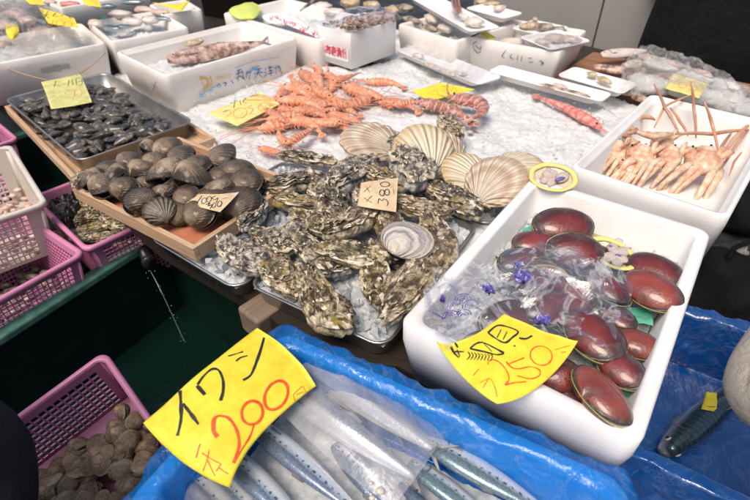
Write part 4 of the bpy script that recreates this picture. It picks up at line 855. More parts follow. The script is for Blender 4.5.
oyster(402, 136, .965, -20, 15, 5, 'oy_pale', 'small flat oyster chip lying on top of the pinkish scallop', seed=45)
# kraft tags
paper_thing('price_tag', 'brown card reading 380 standing in the oysters', 'price tag', [[(361, 183, .99), (379, 180, .99), (398, 178, .985)], [(359, 195, .985), (378, 195, .99), (397, 195, .985)], [(357, 206, .975), (376, 209, .98), (396, 212, .975)]], 'kraft',
  [('writing', 'ink', .0016, [(.0022, [(378, 204), (379, 199), (382, 201), (384, 199), (388, 202), (387, 206)]), (.0022, oval(382, 193, 2.4, 3, 0)), (.0022, oval(387, 192.5, 2.4, 3, 0)), (.0022, oval(385, 184.5, 4.6, 2.4, 0)), (.0012, [(364, 192), (371, 186)]), (.0012, [(366, 187), (370, 193)]), (.0012, [(372, 196), (366, 202)]), (.0012, [(364, 198), (372, 203)]), (.001, [(393, 189), (394, 195)])])], wob=.001, group='brown price tags')
paper_thing('price_tag', 'brown card reading 100g 380 lying on the dark clams in the crate', 'price tag', [[(198, 194, .985), (218, 194, .99), (239, 192, .985)], [(192, 199, .985), (210, 202, .99), (231, 201, .985)], [(186, 203, .98), (203, 208, .985), (220, 212, .98)]], 'kraft',
  [('writing', 'ink', .0014, [(.0018, [(197, 203), (202, 196)]), (.0016, oval(204, 201, 2.2, 3, .5)), (.0016, oval(209, 199.5, 2.2, 3, .5)), (.0014, [(216, 196), (212, 198), (215, 200), (218, 198), (216, 203)]), (.002, [(206, 205), (210, 203), (208, 206), (212, 205), (210, 209)]), (.0018, oval(214, 205.5, 1.5, 2.6, .5)), (.0018, oval(219.5, 204, 2, 3, .5)), (.0012, [(222, 199), (227, 198)])])], wob=.001, group='brown price tags')
# ================================================================== WOODEN CLAM CRATE
def crate(label, nl, nr, W, zr, H, t=.013, mat='wood', group='wooden trays'):
    c, rz, L = rect(nl, nr, W, zr-H); o = thing('wooden_crate', label, 'crate', c, rz, group); FOOT.append((c, rz, L, W))
    for k, (x, y, dx, dy) in enumerate(((0, -W/2+t/2, L, t), (0, W/2-t/2, L, t), (-L/2+t/2, 0, t, W-2*t-.0006), (L/2-t/2, 0, t, W-2*t-.0006))):
        a = MB().box((0, 0, H/2), (dx if k < 2 else dy, t, H)).build('side_board', mat, o, False); a.location = (x, y, 0); a.rotation_euler.z = 0 if k < 2 else PI/2; bevel(a, .0015)
    a = MB().box((0, 0, .004), (L-2*t-.001, W-2*t-.001, .006)).build('base_board', mat, o, False); return o, c, rz, L, W
cr1, cc, rzc, Lc_, Wc_ = crate('shallow pale wooden crate of dark round clams', at(71, 187, .94), at(193, 249, .94), .335, .94, .036)
orange = tag(MB().box((0, 0, 0), (Lc_-.03, Wc_-.03, .003)).build('paper_liner', 'orange_liner' if 'orange_liner' in MT else 'pink', None, False), 'reddish paper liner under the clams in the wooden crate', 'paper liner'); orange.location = loc(cc, rzc, 0, 0, .916); orange.rotation_euler.z = rzc
MT['orange_liner'] = simple('orange_liner', [(.3, (.45, .14, .07)), (.7, (.6, .25, .14))], 20, .4, .3, 60, .003); orange.data.materials[0] = MT['orange_liner']
AG = 'dark clams in the wooden crate'
arks = [(168, 149, .955, 30, 12), (183, 158, .965, 40, 13), (171, 177, .97, -20, 15), (193, 179, .975, 60, 15), (223, 158, .96, 70, 12), (247, 183, .96, 10, 15), (236, 172, .95, 0, 12), (217, 178, .955, -20, 10), (219, 190, .965, -15, 12), (150, 150, .95, 80, 10),
 (131, 163, .95, 60, 12), (143, 172, .965, 20, 12), (118, 178, .955, -40, 12), (105, 186, .955, 70, 13), (125, 188, .96, 10, 12), (94, 181, .95, -45, 11), (187, 197, .965, 10, 12), (164, 194, .96, -10, 12), (141, 201, .965, -30, 12), (213, 203, .95, 10, 14), (240, 204, .945, 0, 15), (250, 190, .94, 20, 12),
 (116, 168, .94, -60, 9), (200, 166, .955, 20, 12), (178, 213, .945, 0, 10), (228, 186, .945, 30, 12), (150, 184, .95, 20, 11), (108, 172, .945, 10, 9), (156, 162, .95, 20, 10)]
for i, (x, y, z, a, h) in enumerate(arks):
    rs = random.Random(i+50); bivalve('ark%d' % (i % 4), lay(x, y, z, a, h*rs.uniform(1.2, 1.6), V((rs.uniform(-.9, .9), rs.uniform(-1.2, .4), 1)), True), 'dark grey-brown round clam in the wooden crate', 'clam', 'ark_clam', AG, b=.9-.05*(i % 3), T=.74+.05*(i % 4), mt='ark', bulge=.4, ribs=44, rd=.004, nt=90, nr=14, seed=3+i % 4*7, wob=.05+.03*(i % 4))
bivalve('arkbig', lay(200, 213, .96, 15, 19, V((-.2, -.7, 1)), True), 'largest blackish clam in front under the brown card', 'clam', 'ark_clam', AG, b=.88, T=.78, mt='ark', bulge=.4, ribs=44, rd=.003, nt=90, seed=8)
bivalve('arkpale', lay(160, 211, .965, -20, 17, V((-.1, -.9, .8)), True), 'pale strongly ribbed clam at the front of the wooden crate', 'clam', 'ark_clam', AG, b=.86, T=.62, mt='ark_pale', ribs=28, rd=.05, nt=140, seed=5)
oyster(82, 178, .955, -40, 13, 6, 'oy_olive', 'thin brownish whelk shell on the left corner of the wooden crate', seed=31, group='shells in the wooden crate')
# ================================================================== MUSSEL TRAY
wt, cw, rzw, Lw, Ww = crate('wooden frame tray under the steel mussel tray', at(4, 106, .905), at(80, 186, .905), .402, .905, .03)
lo, ro = at(7, 100, .93), at(80, 162, .93)
trm, cm, rzm, Lm, Wm = tray('deep steel tray of black mussels', lo, ro, .345, .935, .055, 'steel_dull', group='steel trays on the bench')
MG = 'black mussels in the steel tray'
MUS = []
def mussel(M, i):
    if not MUS:
        o = thing('mussel', 'black mussel among many in the steel tray', 'mussel', M=M, group=MG); rings = []
        for k in range(13):
            t = k/12; X = -1+2*t; w = .58*(sin(PI*min(1, t*.9+.05)))**.6*(.55+.45*min(1, t*1.6)); h = w*.62; rings.append([V((X, .12*sin(t*3)+w*cos(a), h*sin(a)*(1-.25*abs(cos(a))))) for a in [2*PI*j/14 for j in range(14)]])
        MB().loft(rings, True, True).build('shell', 'mussel', o); MUS.append(o)
    else: copy_tree(MUS[0], M)
pile(230, 'm', loc(cm, rzm, 0, -.015, 0), rzm, Lm*.86, Wm*.80, .888, .026, (.026, .040), mussel, random.Random(12), zf=lambda x, y: .022*(1-(2*x/Lm)**2)*(1-(2*y/Wm)**2)+.006)
yb = [(.0016, [(54, 85), (60, 86)]), (.0016, [(56, 81), (54, 87)]), (.0018, [(63, 84), (65, 84)]), (.0018, [(69, 80), (68, 86)]), (.0018, [(72, 80), (73, 85)]), (.0016, [(76, 79), (81, 78), (82, 84), (77, 85), (76, 79)]), (.0014, [(77, 82), (82, 81)]), (.001, [(46, 93), (52, 92)]), (.001, [(48, 98), (56, 96)])]
paper_thing('price_sign', 'faded yellow-green mussel card tied up with orange twine', 'price sign', [[(41, 82, .985), (60, 78, .985), (80, 74, .985)], [(46, 94, .97), (66, 91, .97), (86, 87, .97)], [(51, 109, .955), (72, 106, .955), (92, 102, .955)]], 'yellow_dull', [('writing', 'ink', .0014, yb), ('thin_writing', 'orange_pale', .0012, [oval(70, 94, 5, 4), oval(78, 93, 4, 4)])], wob=.001, group='small yellow price cards at the back')
for a_, b_, lb in (((0, 65, .98), (47, 80, .985), 'orange twine from the left edge to the mussel card'), ((105, 53, .98), (77, 75, .985), 'orange twine from the mussel card up to the white box')):
    a, c = at(*a_), at(*b_); n_ = 12; pts = [a.lerp(c, k/n_)+V((0, 0, -.006*sin(PI*k/n_))) for k in range(n_+1)]; tag(MB().tube(pts, .0018, 6).build('twine', 'twine'), lb, 'twine')
# ================================================================== BACK BOXES
def face_place(P0, n):
    return lambda x, y: (on_plane(x, y, P0, n), n)
def face_n(rz, side='near'): return V((sin(rz), -cos(rz), 0)) if side == 'near' else V((-cos(rz), -sin(rz), 0))
G = 'white foam boxes'
boxC, LC, WC = container('foam_box', 'white foam box with a blue printed sticker and a brown fish inside', 'foam box', (165, 76), (298, 38), 1.0, .385, .15, .022, 'foam_warm', .02, 1, G, floor=.04)
rzC = boxC.rotation_euler.z; nC = face_n(rzC); PC = at(230, 57, 1.0)-nC*-.0
cC = boxC.location.copy(); PCp = loc(cC, rzC, 0, -WC/2, 1.0)+nC*.0015+V((0, 0, 0))
def on_box(o, c, rz, W, sts, w, mt, part, taper=.94, H=.15, side='near', L=0):
    # the side wall leans in a little: writing lies on that leaning plane
    n = face_n(rz, side); half = (W if side == 'near' else L)/2; dz = H; lean = half*(1-taper)/dz
    n2 = (n-V((0, 0, lean*.43))).normalized(); P = V((c.x, c.y, c.z+H*.7))+n*(half+.0008)
    mb = ribbons(sts, lambda x, y: (on_plane(x, y, P, n2), n2), w); Mi = o.matrix_basis.inverted(); mb.v = [Mi@p for p in mb.v]; return mb.build(part, mt, o, False)
on_box(boxC, cC, rzC, WC, [(.007, [(200, 80), (204, 78), (208, 80), (208, 86), (203, 91)]), (.004, [(210, 76), (212, 82), (210, 88)]), (.005, [(202, 82), (204, 86)]), (.005, [(199, 78), (202, 76)])], .004, 'gold_ink', 'fish_emblem')
on_box(boxC, cC, rzC, WC, [(.004, [(199, 93), (202, 95), (206, 91), (213, 90)]), (.003, [(210, 89), (216, 86), (221, 88)]), (.0018, [(235, 68), (252, 62), (279, 57)]), (.006, [(247, 74), (255, 69), (262, 73)]), (.005, [(252, 68), (260, 66)]), (.003, [(199, 97), (205, 96)])], .004, 'cyan_ink', 'blue_splash')
on_box(boxC, cC, rzC, WC, [(.0022, [(216, 78), (232, 74)]), (.002, [(216, 80), (230, 77)])], .002, 'gold_ink', 'gold_line')
K_ = [[(237, 71), (241, 69)], [(236, 74), (243, 72)], [(239, 70), (238, 81)], [(242, 70), (244, 79)], [(236, 79), (240, 76), (245, 80)], [(247, 72), (246, 78)], [(246, 73), (251, 72)], [(250, 73), (249, 79)], [(255, 70), (262, 68)], [(254, 74), (263, 72)], [(259, 69), (257, 75), (254, 79)], [(259, 74), (263, 78)],
      [(265, 68), (266, 70)], [(264, 72), (266, 73)], [(264, 77), (267, 74)], [(268, 68), (273, 67)], [(269, 71), (273, 70)], [(268, 74), (274, 72)], [(270, 66), (271, 76)], [(276, 66), (276, 74)], [(274, 68), (280, 67)], [(278, 65), (281, 70)], [(279, 70), (282, 73)], [(217, 87), (219, 84), (221, 86)], [(223, 83), (226, 83), (225, 86)], [(231, 80), (233, 83)]]
on_box(boxC, cC, rzC, WC, K_, .0032, 'blue_ink', 'printed_name')
on_box(boxC, cC, rzC, WC, [[(152, 83), (156, 88)], [(156, 81), (153, 90)]], .0025, 'ink', 'mark', side='left', L=LC)
L1B = at(106, 43, 1.0); uL = (at(107, 42, 1.)-at(0, 62, 1.)).normalized()
boxL1, *LWL1 = container('foam_box', 'foam box of plastic-wrapped fish at the far left edge behind the mussels', 'foam box', tuple(L1B-uL*.58), tuple(L1B), 1.0, .385, .15, .022, 'foam_warm', .02, 1, G, floor=.08)
boxL2, *LWL2 = container('foam_box', 'foam box with grey fish on ice behind the sticker box', 'foam box', (110, 42), (189, 27.5), 1.0, .385, .15, .022, 'foam_warm', .02, 1, G, floor=.08)
o = mesh('x', *(lambda a: ([a(42, 65), a(69, 62), a(72, 71), a(46, 75)], [(0, 1, 2, 3)]))(lambda x, y: V((0, 0, 0))), 'greyfish'); bpy.data.objects.remove(o)
on_box(boxL1, boxL1.location, boxL1.rotation_euler.z, .385, [(.02, [(42, 71), (56, 68.5), (70, 66)])], .02, 'grey_panel', 'grey_label')
boxK, *LWK = container('foam_box', 'foam box with a lime green sheet, behind the sticker box', 'foam box', (222, 13), (318, 41), 1.0, .39, .15, .022, 'foam_warm', .02, 0, G, floor=.08)
Wh = (at(402, 20, 1.045)-at(350, 33, 1.045)).length
boxH, _, _ = container('foam_box', 'small white carton heaped with tiny shells, red printed label on its side', 'carton', (317, 25), (350, 34), 1.045, Wh, .135, .008, 'foam', .006, 0, G, taper=.99, part='carton_shell', floor=.1)
cH = boxH.location.copy(); rzH = boxH.rotation_euler.z; LH = (at(350, 34, 1.045)-at(317, 25, 1.045)).length
nH = face_n(rzH); PH = V((cH.x, cH.y, cH.z+.05))+nH*(Wh/2+.001)
lab = [on_plane(x, y, PH, nH) for x, y in ((319, 42), (348.5, 49), (348.5, 62), (319, 54))]; Mi = boxH.matrix_basis.inverted()
mesh('paper_label', [Mi@p for p in lab], [(0, 1, 2, 3)], 'white_paper', boxH, False)
tc = bpy.data.curves.new('printed_name', 'FONT'); tc.body = '昆布森漁協'; tc.size = .021; tc.align_x = 'CENTER'; tc.align_y = 'CENTER'; tc.extrude = .0001; tc.offset = .0006
to = bpy.data.objects.new('tmp', tc); COL.objects.link(to); dg = bpy.context.evaluated_depsgraph_get(); me = bpy.data.meshes.new_from_object(to.evaluated_get(dg)); bpy.data.objects.remove(to)
me.materials.clear(); me.materials.append(MT['red_ink']); to = bpy.data.objects.new('printed_name', me); COL.objects.link(to); to.parent = boxH
pc = on_plane(334, 51.5, PH, nH); ux = (lab[1]-lab[0]).normalized(); to.matrix_local = Mi@frame(pc+nH*.0015, ux, nH); k = .9*(lab[1]-lab[0]).length/max(.001, to.dimensions.x); to.scale = (k, k*1.25, 1)
boxM, *LWM = container('foam_box', 'foam box of yellowish fish behind the small carton', 'foam box', (397, 24), (456, 42), 1.0, .39, .15, .022, 'foam_warm', .02, 0, G, floor=.08)
boxJ, LJ, WJ = container('foam_box', 'foam box with faint handwriting on its near side, holding small trays', 'foam box', (468, 37), (560, 53), 1.0, .35, .12, .02, 'foam_warm', .015, 0, G, floor=.05)
on_box(boxJ, boxJ.location, boxJ.rotation_euler.z, .35, [[(477, 41), (473, 44), (474, 49), (478, 53)], [(475, 45), (480, 49), (481, 46)], [(478, 53), (481, 51)], [(506, 50), (502, 56), (505, 58)], [(512, 54), (510, 57), (514, 59)], [(518, 55), (517, 60)], [(522, 56), (521, 61)], [(528, 58), (532, 58)], [(529, 62), (533, 62)], [(539, 61), (543, 62), (541, 65)], [(540, 60), (544, 64)]], .0022, 'ink', 'handwriting', H=.12)
# box B : crabs
boxB, LB, WB = container('foam_box', 'foam box of pale boiled crabs at the right behind the clam box', 'foam box', (570, 166), (729, 219), 1.0, .585, .15, .022, 'foam', .02, 1, G, floor=.04)
cB, rzB = boxB.location.copy(), boxB.rotation_euler.z
CG = 'pale crabs side by side in the foam box'
CR = []
def e_inv(M): return M.inverted()
def crab(px, py, s, sd, lb, z=.955):
    M = frame(at(px, py, z), (at(px+10, py+2, z)-at(px, py, z)), V((-.15, -.5, 1))); o = thing('crab', lb, 'crab', M=M, group=CG); rs = random.Random(sd); CR.append((o, M))
    mb = MB(); vs = []; mb.ell((0, 0, 0), (.031*s, .03*s, .019*s), None, 24, 14, .22, sd); mb.ell((-.02*s, .006, .006), (.014*s, .016*s, .012*s), nu=12, nv=8, nz=.3, seed=sd); mb.ell((.0, .02*s, .008), (.02*s, .014*s, .012*s), nu=12, nv=8, nz=.3, seed=sd+2)
    mb.build('carapace', 'crab', o); e = MB(); e.ell((-.026*s, .018*s, .017*s), (.0035,)*3, nu=8, nv=6); e.ell((.004*s, .03*s, .015*s), (.0035,)*3, nu=8, nv=6); e.build('eye', 'eye', o)
    for k in range(5):
        x0 = (-.016+.0125*k)*s; a = -PI/2-.5+.05*k; a += rs.uniform(-.16, .16); L1_ = (.08-.003*k+rs.uniform(-.012, .006))*s; p = V((x0, -.012, .010-.003*k)); q = p+V((cos(a)*L1_*.35, sin(a)*L1_*.35, .007)); r = p+V((cos(a)*L1_, sin(a)*L1_, -.008-.002*k)); t_ = r+V((cos(a+.1)*.03, sin(a+.1)*.03, -.02))
        MB().tube([p, q, q.lerp(r, .45), q.lerp(r, .55)+V((0, 0, .002)), r, r.lerp(t_, .2)+V((0, 0, .0015)), t_], [.005*s, .0075*s, .0058*s, .0066*s, .0048*s, .0052*s, .0015*s], 10, .8).build('leg', 'crab_leg', o)
    for k in range(2):
        a = .9+.5*k; p = V((.02*s, .01, .0)); MB().tube([p, p+V((cos(a)*.03, sin(a)*.03, .012)), p+V((cos(a)*.055, sin(a)*.05, .0))], [.006*s, .007*s, .003*s], 8).build('leg', 'crab_leg', o)
    return o
crab(614, 152, 1.0, 1, 'crab at the left end of the row, against the box wall', .945)
crab(640, 157, 1.05, 2, 'second crab from the left in the foam box', .95)
crab(669, 158, 1.05, 3, 'third crab from the left in the foam box', .95)
crab(703, 162, 1.35, 4, 'largest crab with dark-spotted body at the right end of the row', .95)
crab(662, 143, .9, 5, 'crab lying behind the second and third ones in the foam box', .93)
crab(628, 168, .7, 7, 'orange-tipped small crab in front between the first two', .93)
def limb(lb, pts, rad, mt='crab_tip', cat='crab leg', name='leg', g=None):
    P = [at(*p) for p in pts]; Q = []
    for i in range(len(P)-1):
        for k in range(4): t = k/4; Q.append(P[i].lerp(P[i+1], t)+V((0, 0, .003*sin(t*PI))))
    Q.append(P[-1]); n_ = len(Q); rr = [rad*(1-.6*abs(i/(n_-1)*2-1)**2.2)*(1+.15*noise.noise(V((i*.8, rad*900, 0)))) for i in range(n_)]
    
    if name == 'leg':
        cr_ = min(CR, key=lambda e: (e[1].translation-P[-1]).length); Mi = e_inv(cr_[1]); return MB().tube([Mi@q for q in Q], rr, 9).build('leg', mt, cr_[0])
    return tag(MB().tube(Q, rr, 9).build(name, mt), lb, cat, g)
limb('thin crab leg crossing behind, leaning left over the far rim', [(654, 84, 1.06), (665, 108, 1.0), (679, 134, .95)], .0045)
limb('long curved crab leg arching up to the right over the back wall', [(654, 128, .955), (665, 106, 1.0), (692, 95, 1.02)], .004)
limb('straight upright crab leg in the middle of the box', [(691, 82, 1.07), (694, 110, 1.0), (696, 138, .95)], .0045)
limb('upright crab leg nearer the right, with a dark tip', [(704, 102, 1.05), (712, 124, .99), (718, 152, .95)], .0045)
limb('crab leg lying level across the box to the right rim', [(675, 134, .965), (712, 134, .975), (748, 130, .98)], .0055)
limb('bent crab leg in front of the level one at the right', [(752, 122, .985), (735, 138, .97), (721, 158, .945)], .006)
limb('crab leg beside the bent one against the right wall', [(750, 128, .975), (733, 150, .955), (722, 168, .93)], .0045)
limb('thin crab leg low against the right wall', [(742, 152, .95), (734, 162, .93), (729, 176, .92)], .003)
limb('short crab leg leaning behind the upright middle one', [(670, 108, .985), (680, 122, .965), (688, 136, .95)], .004)
limb('short crab leg behind the largest crab', [(732, 132, .96), (722, 146, .95), (716, 158, .945)], .0045)
limb('orange-brown crab leg stub curling at the back left', [(655, 120, .97), (645, 117, .975), (634, 122, .965)], .007, 'crab_tip')
def claw(lb, pts, r, tip):
    o = thing('crab_claw', lb, 'crab claw', at(*pts[1]), 0, 'loose crab claws'); O = at(*pts[1]); P = [at(*p)-O for p in pts]; Q = []
    for i in range(len(P)-1):
        for k in range(4): Q.append(P[i].lerp(P[i+1], k/4))
    Q.append(P[-1]); n_ = len(Q); MB().tube(Q, [r*(.55+.6*sin(PI*min(1, i/(n_-1)*1.05))) for i in range(n_)], 12, .7).build('palm', 'crab_leg', o)
    for k, (x, y) in enumerate(tip):
        a = at(x, y, pts[-1][2])-O; d = (a-P[-1]); m2 = P[-1]+d*.5+V((0, 0, .004))+V((-d.y, d.x, 0))*(.18 if k else -.18); MB().tube([P[-1]-d*.15, m2, a], [r*.7, r*.5, r*.12], 9).build('finger', 'crab_tip', o)
claw('long pale crab claw lying open-tipped across the back of the crabs', [(672, 134, .965), (652, 136, .97), (634, 131, .97)], .012, [(617, 125), (622, 135)])
claw('small curled orange crab claw at the back left', [(634, 152, .95), (633, 142, .965), (627, 137, .97)], .010, [(617, 138), (619, 148)])
# ------------------------------------------------------------------ fillings at the back
def lumps(name, lb, cat, items, mt, group=None, nz=.3):
    if 1 < len(items) < 12:
        for it in items: o = lumps(name.rstrip('s') if name.endswith('pieces') else name, 'one of the '+lb, cat, [it], mt, group or lb, nz)
        return o
    O = at(*items[0][:3]); mb = MB()
    for k, (x, y, z, rx, ry, ang) in enumerate(items):
        c = at(x, y, z); e = at(x+cos(R(ang))*10, y+sin(R(ang))*10, z)-c; M = frame(c-O, e); mb.ell((0, 0, 0), (rx, ry, min(rx, ry)*.6), M, 18, 10, nz, k+x)
    o = mb.build(name, mt); o.location = O; return tag(o, lb, cat, group)
M_ = None
fishpx('brown long fish lying in the sticker box with a big dark head', 160, 61, 270, 41, .965, .075, 'brownfish', 60, .6, 'brown and grey fish at the back', 'brown_fish', z2=.965)
lumps('fish_fin', 'tan paper-like fin standing on the brown fish', 'fin', [(194, 43, .985, .035, .02, -10), (200, 40, .99, .02, .012, 20)], 'yellowroe')
ice_sheet('ice_bed', 'ice in the sticker box', loc(cC, rzC, 0, 0, 0), rzC, LC-.06, WC-.06, .935, .006, 60, 40, 'ice', 12)
for bx_, lb, s_, LW_ in ((boxL1, 'ice in the far left box', 21, LWL1), (boxL2, 'ice in the box with grey fish', 22, LWL2), (boxM, 'ice in the box of yellowish fish', 23, LWM), (boxK, 'ice and paper below the lime sheet', 24, LWK)):
    c_ = bx_.location; ice_sheet('ice_bed', lb, V((c_.x, c_.y, 0)), bx_.rotation_euler.z, LW_[0]-.07, LW_[1]-.07, .955, .01, 60, 40, 'ice', s_)
film_thing('plastic_bag', 'cloudy plastic bag of pinkish fish in the far left box', 'plastic bag', [[(-40, -2, 1.03), (15, -2, 1.07), (60, 12, 1.01)], [(-40, 25, 1.04), (15, 20, 1.09), (70, 28, 1.01)], [(-40, 55, 1.0), (10, 52, 1.0), (85, 40, 1.0)]], 'film_soft', .02, 11, 36, True, seed=21)
lumps('fish_pieces', 'pinkish fish pieces inside the cloudy plastic bag', 'fish', [(16, 14, 1.03, .06, .04, 10), (4, 25, 1.02, .05, .03, 50), (28, 20, 1.02, .04, .03, 0), (0, 45, .97, .05, .03, 0), (40, 30, .98, .05, .03, 20)], 'flesh_pink')
paper_thing('price_sign', 'yellow slip showing through the cloudy bag at the far left', 'price sign', [[(5, 24, 1.075), (10, 23, 1.08), (16, 24, 1.075)], [(6, 31, 1.075), (12, 31, 1.08), (19, 30, 1.075)], [(8, 38, 1.06), (13, 39, 1.065), (18, 36, 1.06)]], 'yellow', group='small yellow price cards at the back')
def sign4(lb, q, z, sts=(), mt='yellow', n=12, name='price_sign'):
    a, b_, c_, d = q; m2 = lambda p, r: ((p[0]+r[0])/2, (p[1]+r[1])/2); row = lambda p, r, e=0: [(*p, z), (*m2(p, r), z+.004+e), (*r, z)]
    return paper_thing('price_sign', lb, 'price sign', [row(a, b_), row(m2(a, d), m2(b_, c_)), row(d, c_)], mt, sts, wob=.002, group='small yellow price cards at the back', n=n, seed=q[0][0])
sign4('yellow card with black strokes on the far left box', ((38, 7), (74, 18), (79, 28), (48, 23)), 1.07, [('writing', 'ink', .003, [[(42, 13), (49, 18)], [(48, 11), (44, 19)], [(42, 16), (50, 14)], [(56, 13), (53, 16), (58, 16)], [(61, 16), (66, 14), (71, 19)]]), ('orange_writing', 'orange_pale', .003, [oval(60, 23, 4, 3), oval(68, 24, 4, 3), [(53, 20), (52, 25)]])])
sign4('yellow card at the very top left behind the black-marked one', ((20, -4), (42, -2), (44, 5), (30, 4)), 1.08)
sign4('yellow card at the top edge above the grey fish box', ((80, -3), (98, -2), (101, 7), (86, 5)), 1.08)
sign4('wide yellow sheet lying at the top edge left of the dark block', ((150, 2), (176, 5), (190, 0), (182, 11)), 1.03, n=8)
sign4('yellow slip stuck inside the front wall of the handwriting box', ((477, 31), (484, 30), (497, 38), (488, 39)), 1.0)
sign4('pale yellow card lying on the ice right of the coral shrimp', ((412, 91), (440, 83), (475, 89), (429, 101)), .925, [('thin_writing', 'orange_pale', .002, [[(430, 92), (436, 90), (438, 94)], oval(446, 91, 3, 2), oval(454, 90, 3, 2)]), ('writing', 'ink', .0015, [[(441, 87), (446, 86)], [(450, 86), (455, 86)]])], 'yellow')
sign4('yellow card lying on the ice by the sticker box, left of the shrimp', ((207, 113), (261, 92), (280, 104), (237, 126)), .925, [('writing', 'ink', .0022, [[(231, 103), (237, 101)], [(235, 99), (234, 108)], [(240, 101), (241, 105)], [(246, 98), (243, 102), (247, 103)], [(250, 97), (256, 95)], [(228, 110), (223, 112)]]), ('orange_writing', 'orange_pale', .0028, [oval(240, 113, 7, 5, -.3), [(225, 112), (229, 110), (231, 113), (226, 117)], [(252, 105), (248, 108), (253, 109), (250, 114)], oval(264, 107, 6, 4, -.3)])], 'yellow_warm', n=16)
sign4('yellow slip inside the large clear bag at the right', ((673, 73), (709, 84), (699, 98), (665, 88)), .985, [('writing', 'ink', .002, [[(677, 76), (680, 77)], [(683, 77), (685, 78)]]), ('orange_writing', 'orange_pale', .003, [oval(683, 85, 4, 3), oval(693, 88, 4, 3)])], 'yellow_warm')
lumps('grey_fish', 'grey fish on ice behind the sticker box', 'fish', [(112, 28, 1.0, .05, .02, 5), (122, 27, .995, .045, .018, -5)], 'mackerel', 'brown and grey fish at the back', .15)
lumps('green_leaf', 'small green plastic leaf on the ice of the grey fish box', 'leaf', [(104, 17, 1.02, .014, .012, 60)], 'green_film')
lumps('fish_pieces', 'pale fish pieces around the grey fish', 'fish', [(132, 22, 1.0, .05, .03, 0), (96, 24, 1.0, .05, .03, 20), (150, 20, 1.0, .04, .03, 0), (120, 14, 1.01, .05, .03, 0)], 'whitefish')
paper_thing('lime_sheet', 'lime green sheet over the left end of the box behind the sticker box', 'sheet', [[(229, 10, 1.0), (240, 4, 1.012), (252, 2, 1.0)], [(234, 17, 1.005), (248, 11, 1.02), (259, 6, 1.0)], [(250, 20, 1.0), (256, 17, 1.01), (260, 13, 1.0)]], 'lime', wob=.004)
rs = random.Random(9); st = []
for k in range(16): x, y = 273+k*2.9+rs.uniform(-1, 1), 17+k*1.15+rs.uniform(-3, 3); st.append([(x, y), (x+rs.uniform(-3, 4), y+rs.uniform(1, 5)), (x+rs.uniform(-3, 4), y+rs.uniform(-2, 4))])
paper_thing('wrapping_paper', 'white paper with red print lying in the box behind the sticker box', 'paper', [[(262, 16, 1.0), (285, 14, 1.01), (310, 25, 1.0)], [(268, 22, 1.003), (292, 21, 1.012), (314, 31, 1.0)], [(282, 24, .998), (300, 30, 1.003), (318, 38, 1.0)]], 'white_paper', [('red_print', 'red_ink', .004, st)], wob=.003)
hp = []
rs = random.Random(4)
for k in range(150): 
    u, v = rs.random(), rs.random(); x = 322+u*30+v*46; y = 23+u*8.5-v*11; h = .02*sin(PI*min(1, u*.9+.1))+.045*sin(PI*v)*(.4+.6*v); hp.append((x, y-0, 1.040+h*rs.uniform(.75, 1), rs.uniform(.005, .01), rs.uniform(.004, .007), rs.uniform(0, 180)))
tag(lumps('shell_heap', 'heap of tiny brown and cream shells filling the small carton', 'shells', hp, 'smallshell'), kind='stuff')
lumps('shell_mound', 'brown shellfish mound under film on the small carton', 'shells', [(374, 20, 1.045, .065, .05, -10), (352, 23, 1.04, .045, .045, 0), (385, 17, 1.05, .045, .035, 0)], 'brownfish')
film_thing('plastic_film', 'clear film over the heap in the small carton', 'plastic film', [[(318, 24, 1.048), (340, 12, 1.08), (365, 6, 1.07)], [(332, 29, 1.05), (362, 12, 1.095), (388, 9, 1.08)], [(350, 33, 1.048), (378, 26, 1.06), (402, 19, 1.048)]], 'film', .006, 20, 50, seed=31)
for k, (it, mt, lb) in enumerate(((((372, 5, 1.0, .05, .03, 10), (392, 10, 1.0, .05, .03, 30), (350, 3, 1.0, .05, .04, 0)), 'yellowroe', 'yellowish fillets behind the small carton'), (((412, 20, 1.0, .07, .02, 20), (430, 28, .99, .06, .018, 22)), 'greyfish', 'grey mottled fish along the edge of the yellowish fish box'),
   (((432, 18, 1.0, .05, .03, 40), (445, 28, .99, .05, .025, 30)), 'whitefish', 'silvery fish in the box behind the carton'), (((404, 8, 1.01, .05, .03, 10),), 'greyfish', 'dark olive fish piece under the big white tray'), (((335, 12, .99, .05, .03, 0), (322, 6, .99, .05, .03, 0)), 'whitefish', 'pale fish pieces between the two back boxes'))):
    lumps('fish_pieces', lb, 'fish', list(it), mt)
limb('brown twig-like tail sticking up beside the lime sheet box', [(300, 11, 1.02), (310, 4, 1.04), (318, -4, 1.06)], .007, 'greyfish', 'fish tail', 'fish_tail', None)
